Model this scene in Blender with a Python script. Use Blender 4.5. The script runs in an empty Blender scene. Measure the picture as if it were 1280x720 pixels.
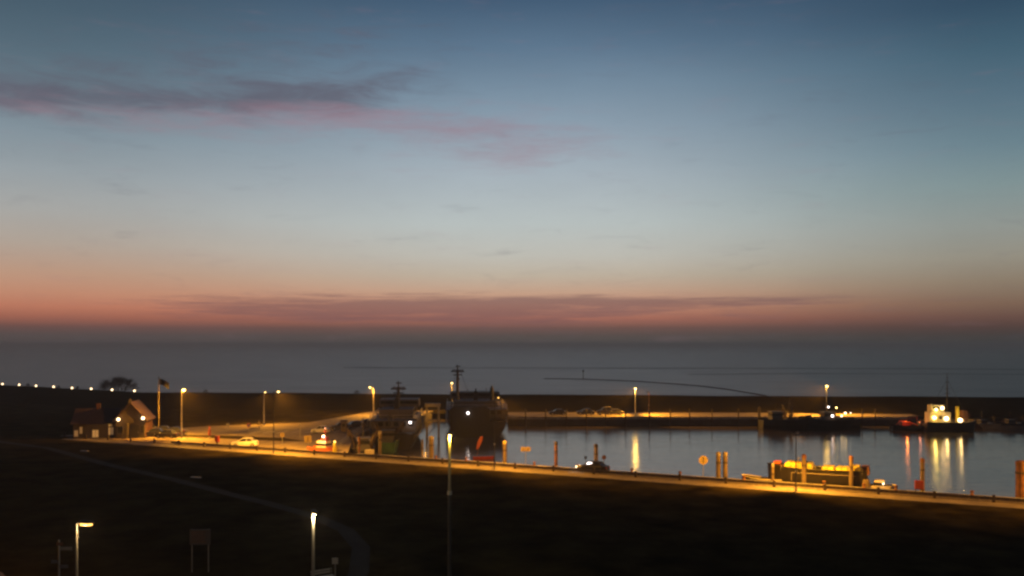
import bpy, bmesh, math, random
from mathutils import Vector, Matrix
random.seed(7)
R = math.radians
S = bpy.context.scene
COL = S.collection
F = 1108.0; HY = 430.0; CZ = 20.0

# ------------------------------------------------------------------ camera
cam = bpy.data.objects.new('camera', bpy.data.cameras.new('camera')); COL.objects.link(cam)
cam.location = (0, 0, CZ); cam.rotation_euler = (R(90), 0, 0)
cam.data.sensor_width = 36; cam.data.lens = 36 * F / 1280
cam.data.shift_y = 70 / 1280
cam.data.clip_start = 0.1; cam.data.clip_end = 40000
S.camera = cam
S.view_settings.view_transform = 'Standard'; S.view_settings.look = 'None'
S.view_settings.exposure = 0; S.view_settings.gamma = 1; S.view_settings.use_curve_mapping = False
S.cycles.use_denoising = True
S.cycles.max_bounces = 6; S.cycles.volume_bounces = 0; S.cycles.transparent_max_bounces = 8
S.cycles.sample_clamp_indirect = 3
S.cycles.pixel_filter_type = 'BLACKMAN_HARRIS'; S.cycles.filter_width = 2.6

def lin(c):
    return tuple((v / 255 / 12.92) if v / 255 <= .04045 else ((v / 255 + .055) / 1.055) ** 2.4 for v in c)

# ------------------------------------------------------------------ world: after-sunset sky
W = bpy.data.worlds.new('World'); S.world = W; W.use_nodes = True
W.cycles.sampling_method = 'MANUAL'; W.cycles.sample_map_resolution = 512
nt = W.node_tree; nt.nodes.clear(); L = nt.links
def nd(t, **k):
    n = nt.nodes.new(t)
    for a, b in k.items(): setattr(n, a, b)
    return n
def sock(n, i, v):
    if isinstance(v, (int, float)): n.inputs[i].default_value = v
    elif isinstance(v, tuple): n.inputs[i].default_value = (*v, 1) if len(v) == 3 and n.inputs[i].type == 'RGBA' else v
    else: L.new(v, n.inputs[i])
def m_(op, a, b=0.0, c=None, clamp=False):
    n = nd('ShaderNodeMath', operation=op, use_clamp=clamp); sock(n, 0, a); sock(n, 1, b)
    if c is not None: sock(n, 2, c)
    return n.outputs[0]
def mixc(f, a, b):
    n = nd('ShaderNodeMix', data_type='RGBA'); sock(n, 0, f); sock(n, 6, a); sock(n, 7, b); return n.outputs[2]
def sstep(v, lo, hi, a=0.0, b=1.0):
    n = nd('ShaderNodeMapRange', interpolation_type='SMOOTHSTEP'); sock(n, 0, v); sock(n, 1, lo); sock(n, 2, hi); sock(n, 3, a); sock(n, 4, b); return n.outputs[0]
tc = nd('ShaderNodeTexCoord'); sp = nd('ShaderNodeSeparateXYZ'); L.new(tc.outputs['Generated'], sp.inputs[0])
dx, dy, dz = sp.outputs
hyp = m_('SQRT', m_('ADD', m_('MULTIPLY', dx, dx), m_('ADD', m_('MULTIPLY', dy, dy), 1e-6)))
elev = m_('DIVIDE', dz, hyp)                                   # tangent of elevation
e0 = m_('MAXIMUM', elev, 0.0)
u = m_('DIVIDE', e0, m_('ADD', e0, 0.4))
s = m_('DIVIDE', dx, hyp); cy = m_('DIVIDE', dy, hyp)
def ramp(stops, az):
    n = nd('ShaderNodeValToRGB'); L.new(u, n.inputs[0]); el = n.color_ramp.elements
    n.color_ramp.interpolation = 'B_SPLINE' if False else 'LINEAR'
    ca = math.cos(az); pts = []
    for y, c in stops:
        t = max(0, (HY - y) / F * ca); pts.append((t / (t + .4), lin(c)))
    while len(el) > 1: el.remove(el[-1])
    el[0].position = pts[0][0]; el[0].color = (*pts[0][1], 1)
    for p, c in pts[1:]:
        q = el.new(p); q.color = (*c, 1)
    return n.outputs[0]
left = ramp([(430, (84, 77, 77)), (418, (88, 78, 77)), (408, (108, 80, 76)), (396, (160, 100, 84)), (382, (190, 122, 98)), (365, (195, 139, 113)), (340, (190, 152, 129)), (300, (177, 164, 152)), (260, (166, 166, 163)), (210, (150, 159, 164)), (160, (130, 145, 155)), (100, (100, 118, 130)), (50, (84, 105, 119)), (0, (72, 93, 108)), (-150, (48, 66, 88)), (-1200, (24, 34, 54))], .5)
mid = ramp([(430, (84, 80, 77)), (420, (88, 79, 76)), (410, (112, 84, 78)), (398, (168, 108, 92)), (384, (194, 136, 112)), (366, (197, 160, 136)), (345, (190, 176, 158)), (320, (189, 187, 178)), (280, (183, 191, 190)), (220, (166, 178, 186)), (160, (142, 160, 175)), (110, (119, 141, 160)), (60, (93, 118, 141)), (0, (66, 91, 116)), (-150, (44, 66, 94)), (-1200, (22, 34, 56))], 0)
right = ramp([(430, (64, 65, 64)), (418, (70, 63, 61)), (408, (84, 66, 62)), (396, (104, 78, 70)), (378, (124, 100, 84)), (350, (138, 124, 107)), (320, (147, 142, 129)), (280, (142, 148, 143)), (230, (127, 146, 148)), (180, (107, 132, 143)), (120, (87, 113, 129)), (60, (67, 97, 115)), (0, (51, 77, 98)), (-150, (36, 54, 78)), (-1200, (20, 30, 48))], .5)
sky = mixc(sstep(s, -.5, .0), left, mid)
sky = mixc(sstep(s, .08, .52), sky, right)
# streaks of cloud, laid out by direction (azimuth, elevation)
az = m_('ARCTAN2', dx, dy)
def noise(sx, sz, off, scale=1.0, det=5.0, rough=.55, dist=0.0):
    cv = nd('ShaderNodeCombineXYZ'); sock(cv, 0, m_('MULTIPLY', az, sx)); sock(cv, 1, m_('MULTIPLY', elev, sz)); sock(cv, 2, off)
    n = nd('ShaderNodeTexNoise'); L.new(cv.outputs[0], n.inputs['Vector']); sock(n, 'Scale', scale); sock(n, 'Detail', det); sock(n, 'Roughness', rough); sock(n, 'Distortion', dist)
    return n.outputs[0]
def blob(px, py, wx, wy, slope=0.0, p=1.0):
    a0 = math.atan2(px - 640, F); e_0 = (HY - py) / F * math.cos(a0)
    da = m_('MULTIPLY', m_('SUBTRACT', az, a0), F / wx)
    de = m_('MULTIPLY', m_('SUBTRACT', m_('SUBTRACT', elev, e_0), m_('MULTIPLY', m_('SUBTRACT', az, a0), slope)), F / wy)
    return m_('EXPONENT', m_('MULTIPLY', m_('ADD', m_('MULTIPLY', da, da), m_('MULTIPLY', de, de)), -p))
n1 = noise(13, 62, 3.1, det=8, rough=.66, dist=.5)
def addm(*v):
    r = v[0]
    for q in v[1:]: r = m_('ADD', r, q)
    return r
dark = addm(m_('MULTIPLY', blob(20, 116, 90, 24, .0), 1.2), m_('MULTIPLY', blob(250, 130, 105, 17, .03), .95), m_('MULTIPLY', blob(400, 122, 110, 19, .04), 1.0), m_('MULTIPLY', blob(115, 80, 50, 14), .45), m_('MULTIPLY', blob(330, 70, 180, 45, .15), .5), m_('MULTIPLY', blob(480, 100, 70, 14, .25), .5))
dk = m_('MULTIPLY', sstep(m_('ADD', m_('MULTIPLY', dark, .55), m_('MULTIPLY', n1, 1.25)), .66, 1.42), .80)
sky = mixc(dk, sky, lin((94, 92, 106)))
pink = addm(m_('MULTIPLY', blob(45, 132, 95, 16), .45), m_('MULTIPLY', blob(240, 150, 115, 19), .75), m_('MULTIPLY', blob(410, 142, 120, 14, -.01), 1.05), m_('MULTIPLY', blob(610, 168, 150, 26, -.02), .78), m_('MULTIPLY', blob(660, 200, 80, 16), .45), m_('MULTIPLY', blob(480, 20, 60, 14), .3))
pk = m_('MULTIPLY', sstep(m_('ADD', m_('MULTIPLY', pink, .6), m_('MULTIPLY', noise(14, 80, 8.7, det=7, rough=.62), 1.15)), .62, 1.42), .60)
sky = mixc(pk, sky, lin((156, 122, 134)))
# thin bars low over the afterglow
n2 = noise(9, 190, 1.7, det=8, rough=.66, dist=.35)
bar = addm(m_('MULTIPLY', blob(330, 386, 190, 19, .0), .9), m_('MULTIPLY', blob(640, 389, 240, 22), 1.15), m_('MULTIPLY', blob(900, 376, 220, 7), .7), m_('MULTIPLY', blob(1100, 378, 160, 10), .35), m_('MULTIPLY', blob(410, 348, 26, 4), .4))
bk = m_('MULTIPLY', sstep(m_('ADD', m_('MULTIPLY', bar, .42), n2), .66, 1.0), .62)
sky = mixc(bk, sky, lin((112, 86, 90)))
# faint large-scale unevenness
sky2 = nd('ShaderNodeMix', data_type='RGBA', blend_type='MULTIPLY'); sock(sky2, 0, 1.0); L.new(sky, sky2.inputs[6])
mv = sstep(noise(4, 9, 5.5, det=4), .25, .75, .965, 1.035); cvv = nd('ShaderNodeCombineXYZ'); [sock(cvv, i, mv) for i in range(3)]; L.new(cvv.outputs[0], sky2.inputs[7])
sky = sky2.outputs[2]
# the half of the sky away from the sunset is far darker
sky = mixc(sstep(cy, -.55, .55, .88, 0.0), sky, lin((38, 46, 62)))
bg = nd('ShaderNodeBackground'); L.new(sky, bg.inputs[0]); bg.inputs[1].default_value = 1.0
ns = nd('ShaderNodeTexSky', sky_type='NISHITA', sun_disc=False); ns.sun_elevation = R(-2.5); ns.sun_rotation = R(-14); ns.altitude = 20
bg2 = nd('ShaderNodeBackground'); L.new(ns.outputs[0], bg2.inputs[0]); bg2.inputs[1].default_value = 0.012
ad = nd('ShaderNodeAddShader'); L.new(bg.outputs[0], ad.inputs[0]); L.new(bg2.outputs[0], ad.inputs[1])
wo = nd('ShaderNodeOutputWorld'); L.new(ad.outputs[0], wo.inputs[0])

# ------------------------------------------------------------------ materials
def material(name, col, rough=.8, metal=0.0, var=.25, scale=1.5, bump=0.0, bscale=None, coat=0, col2=None, stretch=None, detail=6, spec=.5):
    m = bpy.data.materials.new(name); m.use_nodes = True; t = m.node_tree; b = t.nodes['Principled BSDF']
    b.inputs['Roughness'].default_value = rough; b.inputs['Metallic'].default_value = metal; b.inputs['Coat Weight'].default_value = coat; b.inputs['Specular IOR Level'].default_value = spec
    tcn = t.nodes.new('ShaderNodeTexCoord'); mp = t.nodes.new('ShaderNodeMapping'); t.links.new(tcn.outputs['Object'], mp.inputs[0])
    if stretch: mp.inputs['Scale'].default_value = stretch
    n = t.nodes.new('ShaderNodeTexNoise'); n.inputs['Scale'].default_value = scale; n.inputs['Detail'].default_value = detail; n.inputs['Roughness'].default_value = .62
    t.links.new(mp.outputs[0], n.inputs['Vector'])
    r = t.nodes.new('ShaderNodeValToRGB'); r.color_ramp.elements[0].position = .32; r.color_ramp.elements[1].position = .68
    c2 = col2 or tuple(min(1, v * (1 + var)) for v in col)
    r.color_ramp.elements[0].color = (*[v * (1 - var) for v in col], 1); r.color_ramp.elements[1].color = (*c2, 1)
    t.links.new(n.outputs[0], r.inputs[0]); t.links.new(r.outputs[0], b.inputs['Base Color'])
    if bump:
        n2 = t.nodes.new('ShaderNodeTexNoise'); n2.inputs['Scale'].default_value = bscale or scale * 4; n2.inputs['Detail'].default_value = 4
        t.links.new(mp.outputs[0], n2.inputs['Vector'])
        bp = t.nodes.new('ShaderNodeBump'); bp.inputs['Strength'].default_value = bump; bp.inputs['Distance'].default_value = .05
        t.links.new(n2.outputs[0], bp.inputs['Height']); t.links.new(bp.outputs[0], b.inputs['Normal'])
    return m
def emit(name, col, st):
    m = bpy.data.materials.new(name); m.use_nodes = True; b = m.node_tree.nodes['Principled BSDF']
    b.inputs['Base Color'].default_value = (.8, .8, .75, 1); b.inputs['Emission Color'].default_value = (*col, 1); b.inputs['Emission Strength'].default_value = st
    b.inputs['Roughness'].default_value = .3
    return m
def brick(name, c1, c2, mortar, w, h, rough=.85, scale=1.0):
    m = bpy.data.materials.new(name); m.use_nodes = True; t = m.node_tree; b = t.nodes['Principled BSDF']; b.inputs['Roughness'].default_value = rough
    tcn = t.nodes.new('ShaderNodeTexCoord'); bt = t.nodes.new('ShaderNodeTexBrick'); bt.inputs['Scale'].default_value = scale
    for k, v in (('Color1', c1), ('Color2', c2), ('Mortar', mortar)): bt.inputs[k].default_value = (*v, 1)
    bt.inputs['Brick Width'].default_value = w; bt.inputs['Row Height'].default_value = h; bt.inputs['Mortar Size'].default_value = .01
    n = t.nodes.new('ShaderNodeTexNoise'); n.inputs['Scale'].default_value = .5; n.inputs['Detail'].default_value = 7
    t.links.new(tcn.outputs['Object'], n.inputs['Vector'])
    mx = t.nodes.new('ShaderNodeMix'); mx.data_type = 'RGBA'; mx.blend_type = 'MULTIPLY'; mx.inputs[0].default_value = 1
    rr = t.nodes.new('ShaderNodeMapRange'); rr.inputs[1].default_value = .3; rr.inputs[2].default_value = .7; rr.inputs[3].default_value = .65; rr.inputs[4].default_value = 1.15
    t.links.new(n.outputs[0], rr.inputs[0]); t.links.new(tcn.outputs['Object'], bt.inputs['Vector'])
    t.links.new(bt.outputs[0], mx.inputs[6]); t.links.new(rr.outputs[0], mx.inputs[7]); t.links.new(mx.outputs[2], b.inputs['Base Color'])
    return m
M = dict(
    grass=material('grass_turf', (.028, .022, .009), 1.0, spec=.0, var=.75, scale=.25, bump=.8, bscale=6),
    dike=material('dike_turf', (.013, .0115, .005), 1.0, spec=.0, var=.5, scale=.16, bump=.8, bscale=4),
    paving=brick('clinker_paving', (.23, .155, .10), (.16, .11, .075), (.09, .08, .07), .22, .11),
    slab=brick('concrete_slabs', (.22, .18, .14), (.165, .135, .11), (.08, .075, .07), 1.0, 1.0),
    asphalt=material('asphalt', (.19, .155, .115), .9, spec=.2, var=.35, scale=.5, bump=.3, bscale=20),
    path=material('path_asphalt', (.022, .022, .022), .95, spec=.1, var=.25, scale=.6),
    concrete=material('concrete', (.28, .26, .23), .85, var=.3, scale=.8, bump=.3),
    quaywall=material('quay_wall', (.05, .045, .038), .8, var=.5, scale=.6, bump=.5, stretch=(1, 1, 3)),
    line=material('road_paint', (.7, .68, .62), .6, var=.2, scale=3),
    kerb=material('kerb_stone', (.26, .24, .21), .85, var=.25, scale=2),
    timber=material('weathered_timber', (.135, .098, .06), .8, var=.35, scale=1.2, bump=.5, stretch=(3, 3, .6)),
    darkwood=material('tarred_timber', (.05, .035, .025), .75, var=.4, scale=1.5, bump=.4, stretch=(3, 3, .6)),
    rust=material('rusty_steel', (.17, .075, .038), .75, .2, var=.5, scale=2.2, bump=.4, stretch=(1, 1, .5)),
    cap=material('pile_cap', (.24, .20, .15), .5, var=.2, scale=3),
    steel=material('galvanised_steel', (.35, .35, .34), .45, .7, var=.15, scale=4),
    pole=material('pole_paint', (.62, .61, .57), .45, 0, var=.12, scale=3),
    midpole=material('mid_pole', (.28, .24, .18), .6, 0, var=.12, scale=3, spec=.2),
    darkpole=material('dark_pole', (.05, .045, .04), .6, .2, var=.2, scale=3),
    black=material('black_paint', (.011, .010, .011), .5, var=.3, scale=.6),
    navy=material('navy_hull', (.010, .009, .010), .4, var=.35, scale=.5),
    white=material('ship_white', (.62, .61, .58), .5, var=.15, scale=.5, stretch=(1, 1, .25)),
    offwhite=material('dulled_white', (.10, .09, .086), .6, var=.25, scale=.5, stretch=(1, 1, .25)),
    grey=material('ship_grey', (.08, .075, .072), .6, var=.25, scale=.8),
    red=material('red_paint', (.24, .024, .016), .5, var=.25, scale=1),
    orange=material('orange_paint', (.46, .10, .02), .5, var=.2, scale=1),
    yellow=material('yellow_tarp', (.85, .70, .05), .6, var=.15, scale=1.2, bump=.6, bscale=2.5),
    cream=material('cream_paint', (.62, .55, .36), .6, var=.2, scale=1),
    green=material('green_paint', (.03, .09, .04), .5, var=.3, scale=1),
    glass=material('dark_glass', (.02, .022, .025), .08, var=.1, scale=1),
    tyre=material('rubber', (.02, .02, .02), .8, var=.2, scale=5),
    chrome=material('rim_metal', (.5, .5, .5), .3, .9, var=.1, scale=5),
    brickwall=brick('red_brick', (.10, .032, .018), (.075, .024, .014), (.06, .045, .035), .24, .08),
    roof=brick('roof_tiles', (.055, .028, .022), (.04, .022, .018), (.015, .01, .01), .3, .28, .7),
    frame=material('window_frame', (.10, .085, .06), .6, var=.1, scale=2),
    bark=material('bark', (.03, .025, .02), .9, var=.3, scale=3),
    twig=material('twigs', (.018, .015, .012), .9, var=.3, scale=2),
    rock=material('rock', (.045, .042, .038), .9, var=.5, scale=.5, bump=.8),
    mud=material('mud', (.05, .046, .04), .6, var=.4, scale=.02),
    rope=material('rope', (.12, .09, .06), .9, var=.2, scale=4),
    signwhite=material('sign_face', (.36, .34, .30), .5, var=.08, scale=3),
    signred=material('sign_red', (.22, .035, .03), .5, var=.1, scale=3),
    signyel=material('sign_yellow', (.42, .32, .12), .5, var=.08, scale=3),
    blue=material('sign_blue', (.03, .08, .25), .5, var=.1, scale=3),
    e_sod=emit('sodium_lens', (1, .50, .10), 4), e_sodw=emit('sodium_lens_pale', (1, .66, .20), 9), e_white=emit('white_lens', (1, .70, .38), 7),
    e_pinkw=emit('cool_lens', (1, .86, .80), 8), e_win=emit('lit_window', (1, .50, .15), .12), e_dimwin=emit('dim_window', (1, .50, .18), .04),
    e_red=emit('red_lens', (1, .18, .03), 3), e_small=emit('small_lens', (1, .85, .65), 5), e_deck=emit('deck_lens', (1, .72, .30), 10),
)

# ------------------------------------------------------------------ mesh helpers
class MB:
    def __init__(s): s.v = []; s.f = []
    def add(s, vs, fs, mt=None):
        o = len(s.v); s.v += [tuple(mt @ Vector(p)) if mt else tuple(p) for p in vs]; s.f += [tuple(i + o for i in f) for f in fs]; return s
    def box(s, x0, x1, y0, y1, z0, z1, mt=None, taper=0):
        t = taper
        return s.add([(x0, y0, z0), (x1, y0, z0), (x1, y1, z0), (x0, y1, z0), (x0 + t, y0 + t, z1), (x1 - t, y0 + t, z1), (x1 - t, y1 - t, z1), (x0 + t, y1 - t, z1)],
                     [(3, 2, 1, 0), (4, 5, 6, 7), (0, 1, 5, 4), (1, 2, 6, 5), (2, 3, 7, 6), (3, 0, 4, 7)], mt)
    def tube(s, a, b, r0, r1=None, n=10, caps=True):
        a = Vector(a); b = Vector(b); r1 = r0 if r1 is None else r1
        q = (b - a).to_track_quat('Z', 'Y'); vs = []
        for c, r in ((a, r0), (b, r1)):
            for i in range(n): vs.append(c + q @ Vector((r * math.cos(2 * math.pi * i / n), r * math.sin(2 * math.pi * i / n), 0)))
        fs = [(i, (i + 1) % n, n + (i + 1) % n, n + i) for i in range(n)]
        if caps: fs += [tuple(range(n - 1, -1, -1)), tuple(range(n, 2 * n))]
        return s.add(vs, fs)
    def path(s, pts, r, n=6):
        for a, b in zip(pts, pts[1:]): s.tube(a, b, r, n=n)
        return s
    def lathe(s, prof, c=(0, 0, 0), n=14):
        vs = []; c = Vector(c)
        for r, z in prof:
            for i in range(n): vs.append((c.x + r * math.cos(2 * math.pi * i / n), c.y + r * math.sin(2 * math.pi * i / n), c.z + z))
        fs = [(k * n + i, k * n + (i + 1) % n, (k + 1) * n + (i + 1) % n, (k + 1) * n + i) for k in range(len(prof) - 1) for i in range(n)]
        fs += [tuple(range(n - 1, -1, -1)), tuple(range((len(prof) - 1) * n, len(prof) * n))]
        return s.add(vs, fs)
    def ball(s, c, r, sz=1.0, n=10):
        return s.lathe([(max(r * math.sin(math.pi * k / 8), r * .03), -r * sz * math.cos(math.pi * k / 8)) for k in range(9)], c, n)
    def prism(s, poly, z0, z1, mt=None):        # poly in xy
        n = len(poly); vs = [(x, y, z0) for x, y in poly] + [(x, y, z1) for x, y in poly]
        return s.add(vs, [tuple(range(n - 1, -1, -1)), tuple(range(n, 2 * n))] + [(i, (i + 1) % n, n + (i + 1) % n, n + i) for i in range(n)], mt)
    def profile(s, poly, y0, y1, in0=0.0):      # poly in xz, extruded in y
        n = len(poly); vs = [(x, y0, z) for x, z in poly] + [(x, y1, z) for x, z in poly]
        return s.add(vs, [tuple(range(n)), tuple(range(2 * n - 1, n - 1, -1))] + [((i + 1) % n, i, n + i, n + (i + 1) % n) for i in range(n)])
    def loft(s, secs, close=True):
        n = len(secs[0]); vs = [p for q in secs for p in q]
        fs = [(k * n + i, k * n + (i + 1) % n, (k + 1) * n + (i + 1) % n, (k + 1) * n + i) for k in range(len(secs) - 1) for i in range(n if close else n - 1)]
        if close: fs += [tuple(range(n - 1, -1, -1)), tuple(range((len(secs) - 1) * n, len(secs) * n))]
        return s.add(vs, fs)
def obj(name, mb, mat, parent=None, loc=None, rz=0, bevel=0, smooth=False):
    me = bpy.data.meshes.new(name); me.from_pydata(mb.v, [], mb.f)
    b = bmesh.new(); b.from_mesh(me); bmesh.ops.recalc_face_normals(b, faces=b.faces)
    if bevel: bmesh.ops.bevel(b, geom=list(b.edges), offset=bevel, segments=1, affect='EDGES', clamp_overlap=True)
    b.to_mesh(me); b.free()
    if smooth:
        for p in me.polygons: p.use_smooth = True
    me.materials.append(M[mat] if isinstance(mat, str) else mat)
    o = bpy.data.objects.new(name, me); COL.objects.link(o)
    if loc: o.location = loc
    o.rotation_euler = (0, 0, rz)
    if parent: o.parent = parent
    return o
def tag(o, label, cat, group=None):
    o['label'] = label; o['category'] = cat
    if group: o['group'] = group
    return o
def thing(name, label, cat, loc=(0, 0, 0), rz=0, group=None):
    o = bpy.data.objects.new(name, None); COL.objects.link(o); o.location = loc; o.rotation_euler = (0, 0, rz)
    o.empty_display_size = .3
    return tag(o, label, cat, group)
def struct(name, mb, mat, **k):
    o = obj(name, mb, mat, **k); o['kind'] = 'structure'; return o
def kids(o): return [c for c in COL.objects if c.parent == o]
def copy_tree(o, parent=None):
    c = o.copy(); COL.objects.link(c)
    if parent: c.parent = parent
    for ch in kids(o): copy_tree(ch, c)
    return c
def dup(o, loc, rz, label, paint=None, scale=None):
    c = copy_tree(o); c.location = loc; c.rotation_euler = (0, 0, rz); c['label'] = label
    if scale: c.scale = scale
    if paint:
        for ch in kids(c):
            if ch.name.split('.')[0] in ('body', 'hull'):
                ch.material_slots[0].link = 'OBJECT'; ch.material_slots[0].material = M[paint]
    return c
def light(parent, loc, power, col, r=.15, name='bulb'):
    l = bpy.data.lights.new(name, 'POINT'); l.energy = power; l.color = col; l.shadow_soft_size = r
    o = bpy.data.objects.new(name, l); COL.objects.link(o); o.location = loc; o.parent = parent; return o
SOD = (1, .41, .03); SODY = (1, .56, .09); WH = (1, .84, .66)
def gx(x, D): return (x - 640) / F * D
def zat(y, D): return CZ - (y - HY) * D / F

# road frame
DV = Vector((.8944, -.4472)); NV = Vector((.4472, .8944)); RO = Vector((0, 117.8)); RA = math.atan2(-.4472, .8944)
def RP(u_, v_): p = RO + DV * u_ + NV * v_; return (p.x, p.y)
def ru(x, v_):
    t = (x - 640) / F; return (t * (117.8 + .8944 * v_) - .4472 * v_) / (.8944 + .4472 * t)
def RX(x, v_, z=3.0): p = RP(ru(x, v_), v_); return (p[0], p[1], z)

# ------------------------------------------------------------------ ground, basin, dike, sea
G = 3.0; WZ = 1.0
def sheet(name, poly, z, mat):
    mb = MB(); mb.add([(x, y, z) for x, y in poly], [tuple(range(len(poly)))]); return struct(name, mb, mat)
def grid(name, x0, x1, y0, y1, nx, ny, zf, mat, smooth=True):
    mb = MB(); mb.add([(x0 + (x1 - x0) * i / nx, y0 + (y1 - y0) * j / ny, zf(x0 + (x1 - x0) * i / nx, y0 + (y1 - y0) * j / ny)) for j in range(ny + 1) for i in range(nx + 1)],
                      [(j * (nx + 1) + i, j * (nx + 1) + i + 1, (j + 1) * (nx + 1) + i + 1, (j + 1) * (nx + 1) + i) for j in range(ny) for i in range(nx)])
    return struct(name, mb, mat, smooth=smooth)
def water_mat(name, sc, strength, rough, col, rv=.3):
    m = bpy.data.materials.new(name); m.use_nodes = True; t = m.node_tree; b = t.nodes['Principled BSDF']
    b.inputs['Base Color'].default_value = (*col, 1); b.inputs['IOR'].default_value = 1.33; b.inputs['Roughness'].default_value = rough
    tcn = t.nodes.new('ShaderNodeTexCoord'); prev = None
    for s_, st, k in sc:
        mp = t.nodes.new('ShaderNodeMapping'); mp.inputs['Scale'].default_value = st; t.links.new(tcn.outputs['Object'], mp.inputs[0])
        n = t.nodes.new('ShaderNodeTexNoise'); n.inputs['Scale'].default_value = s_; n.inputs['Detail'].default_value = 4; t.links.new(mp.outputs[0], n.inputs['Vector'])
        bp = t.nodes.new('ShaderNodeBump'); bp.inputs['Strength'].default_value = 1; bp.inputs['Distance'].default_value = k * strength; t.links.new(n.outputs[0], bp.inputs['Height'])
        if prev: t.links.new(prev.outputs[0], bp.inputs['Normal'])
        prev = bp
    t.links.new(prev.outputs[0], b.inputs['Normal'])
    # wind patches: rougher and smoother water
    mp = t.nodes.new('ShaderNodeMapping'); mp.inputs['Scale'].default_value = (.25, 1, 1); t.links.new(tcn.outputs['Object'], mp.inputs[0])
    n = t.nodes.new('ShaderNodeTexNoise'); n.inputs['Scale'].default_value = .07; n.inputs['Detail'].default_value = 5; t.links.new(mp.outputs[0], n.inputs['Vector'])
    r = t.nodes.new('ShaderNodeMapRange'); r.inputs[1].default_value = .35; r.inputs[2].default_value = .65; r.inputs[3].default_value = rough * (1 - rv); r.inputs[4].default_value = rough * (1 + rv)
    t.links.new(n.outputs[0], r.inputs[0]); t.links.new(r.outputs[0], b.inputs['Roughness'])
    return m
M['harbour'] = water_mat('harbour_water', [(.45, (.5, 1, 1), .075), (1.6, (.5, 1, 1), .035), (5, (.6, 1, 1), .006)], 1.0, .12, (.10, .085, .072))
M['sea'] = water_mat('sea_water', [(.9, (.5, 1, 1), .04)], 1.0, .36, (.16, .125, .11), .08)
# crest line of the sea dike in plan
def crestY(x): return 245 - .1 * x if x > -106 else 255.6 + (-106 - x) * .66
# sea (outside), harbour water (inside): the sheets meet under the dike
mb = MB(); xs = [-9000, -1500, -400, -106, 200, 9000]
ys = [crestY(max(x, -1500)) + 0 for x in xs]
mb.add([(x, y, WZ) for x, y in zip(xs, ys)] + [(x, 16000, WZ) for x in xs], [(i, i + 1, 7 + i, 6 + i) for i in range(5)])
struct('sea', mb, 'sea')
sheet('harbour_water', [(-60, 120), (-27, 120), (600, -220), (9000, -220), (9000, -655), (9000, -655.5), (9000, crestY(9000) if False else -654), (200, 225), (-60, 251)][:3] + [(2500, -1170), (2500, -5), (200, 225), (-60, 251)], WZ, 'harbour')
# land as prisms around the basin
QF = 206.0
def quay(X): return 125.3 - .5 * X
land = MB()
Lnear = [(-700, -600), (60, -600), (300, -600), (300, quay(300)), (-27, quay(-27)), (-28.5, 160), (-28.5, 178), (-22, 196), (-20, 226), (-1, 226), (-1, QF), (92, QF), (97, 211), (97, 222), (130, 224), (600, 178), (600, 196), (130, 234), (-106, 259), (-700, 650)]
land.prism(Lnear, -2, G)
# keep the top as grass and the sides as quay wall: two objects
gm = MB(); gm.add([(x, y, G) for x, y in Lnear], [tuple(range(len(Lnear)))]); 
o = struct('ground', gm, 'grass')
bmm = bmesh.new(); bmm.from_mesh(o.data); bmesh.ops.triangulate(bmm, faces=bmm.faces); bmm.to_mesh(o.data); bmm.free()
qw = MB()
for a, b in zip(Lnear, Lnear[1:] + Lnear[:1]): qw.add([(*a, -2), (*b, -2), (*b, G - .002), (*a, G - .002)], [(0, 1, 2, 3)])
struct('quay_wall', qw, 'quaywall')
# the dike: swept section, gentle noise
def hn(x, y): return .12 * math.sin(x * .07) + .08 * math.sin(x * .19 + y * .3)
sec = [(-24, G - .4), (-19, G + .15), (-14, G + .95), (-8, G + 1.95), (-3, G + 2.75), (-1.2, G + 3.0), (1.2, G + 3.0), (4, G + 2.4), (12, G + .4), (20, G - 1.2), (30, G - 4)]
mb = MB(); rows = []
X = -700
while X <= 620:
    sl = -.1 if X > -106 else -.66; k = min(1, max(0, (X + 125) / 38)); sl = -.66 * (1 - k) - .1 * k
    nn = Vector((-sl, 1)).normalized(); c = Vector((X, crestY(X)))
    rows.append([(c.x + nn.x * a, c.y + nn.y * a, z + (hn(X, a) if -20 < a < 15 else 0) * .5) for a, z in sec]); X += 4
mb.loft(rows, close=False); struct('dike', mb, 'dike', smooth=True)
# paved surfaces, each 4 mm above the next
def strip(name, v0, v1, z, mat, u0=-90, u1=140):
    p = [RP(u0, v0), RP(u1, v0), RP(u1, v1), RP(u0, v1)]; return sheet(name, p, z, mat)
strip('footpath', .05, 2.5, G + .004, 'slab')
strip('road', 3.35, 5.9, G + .004, 'paving')
strip('verge_strip', 2.5, 3.25, G + .004, 'asphalt')
kb = MB()
for k in range(230):
    u0 = -90 + k
    for (v0, v1, h) in ((3.25, 3.35, .12), (5.9, 6.0, .10)):
        if v0 > 5.5 and u0 < -31: continue
        p = [RP(u0 + .005, v0), RP(u0 + .995, v0), RP(u0 + .995, v1), RP(u0 + .005, v1)]; kb.prism(p, G - .1, G + h)
struct('kerb', kb, 'kerb')
cp = MB()
for k in range(86):
    u0 = -30 + k * 2
    p = [RP(u0 + .01, 6.0), RP(u0 + 1.99, 6.0), RP(u0 + 1.99, 6.75), RP(u0 + .01, 6.75)]; cp.prism(p, G - .35, G + .10)
struct('quay_coping', cp, 'concrete')
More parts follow.
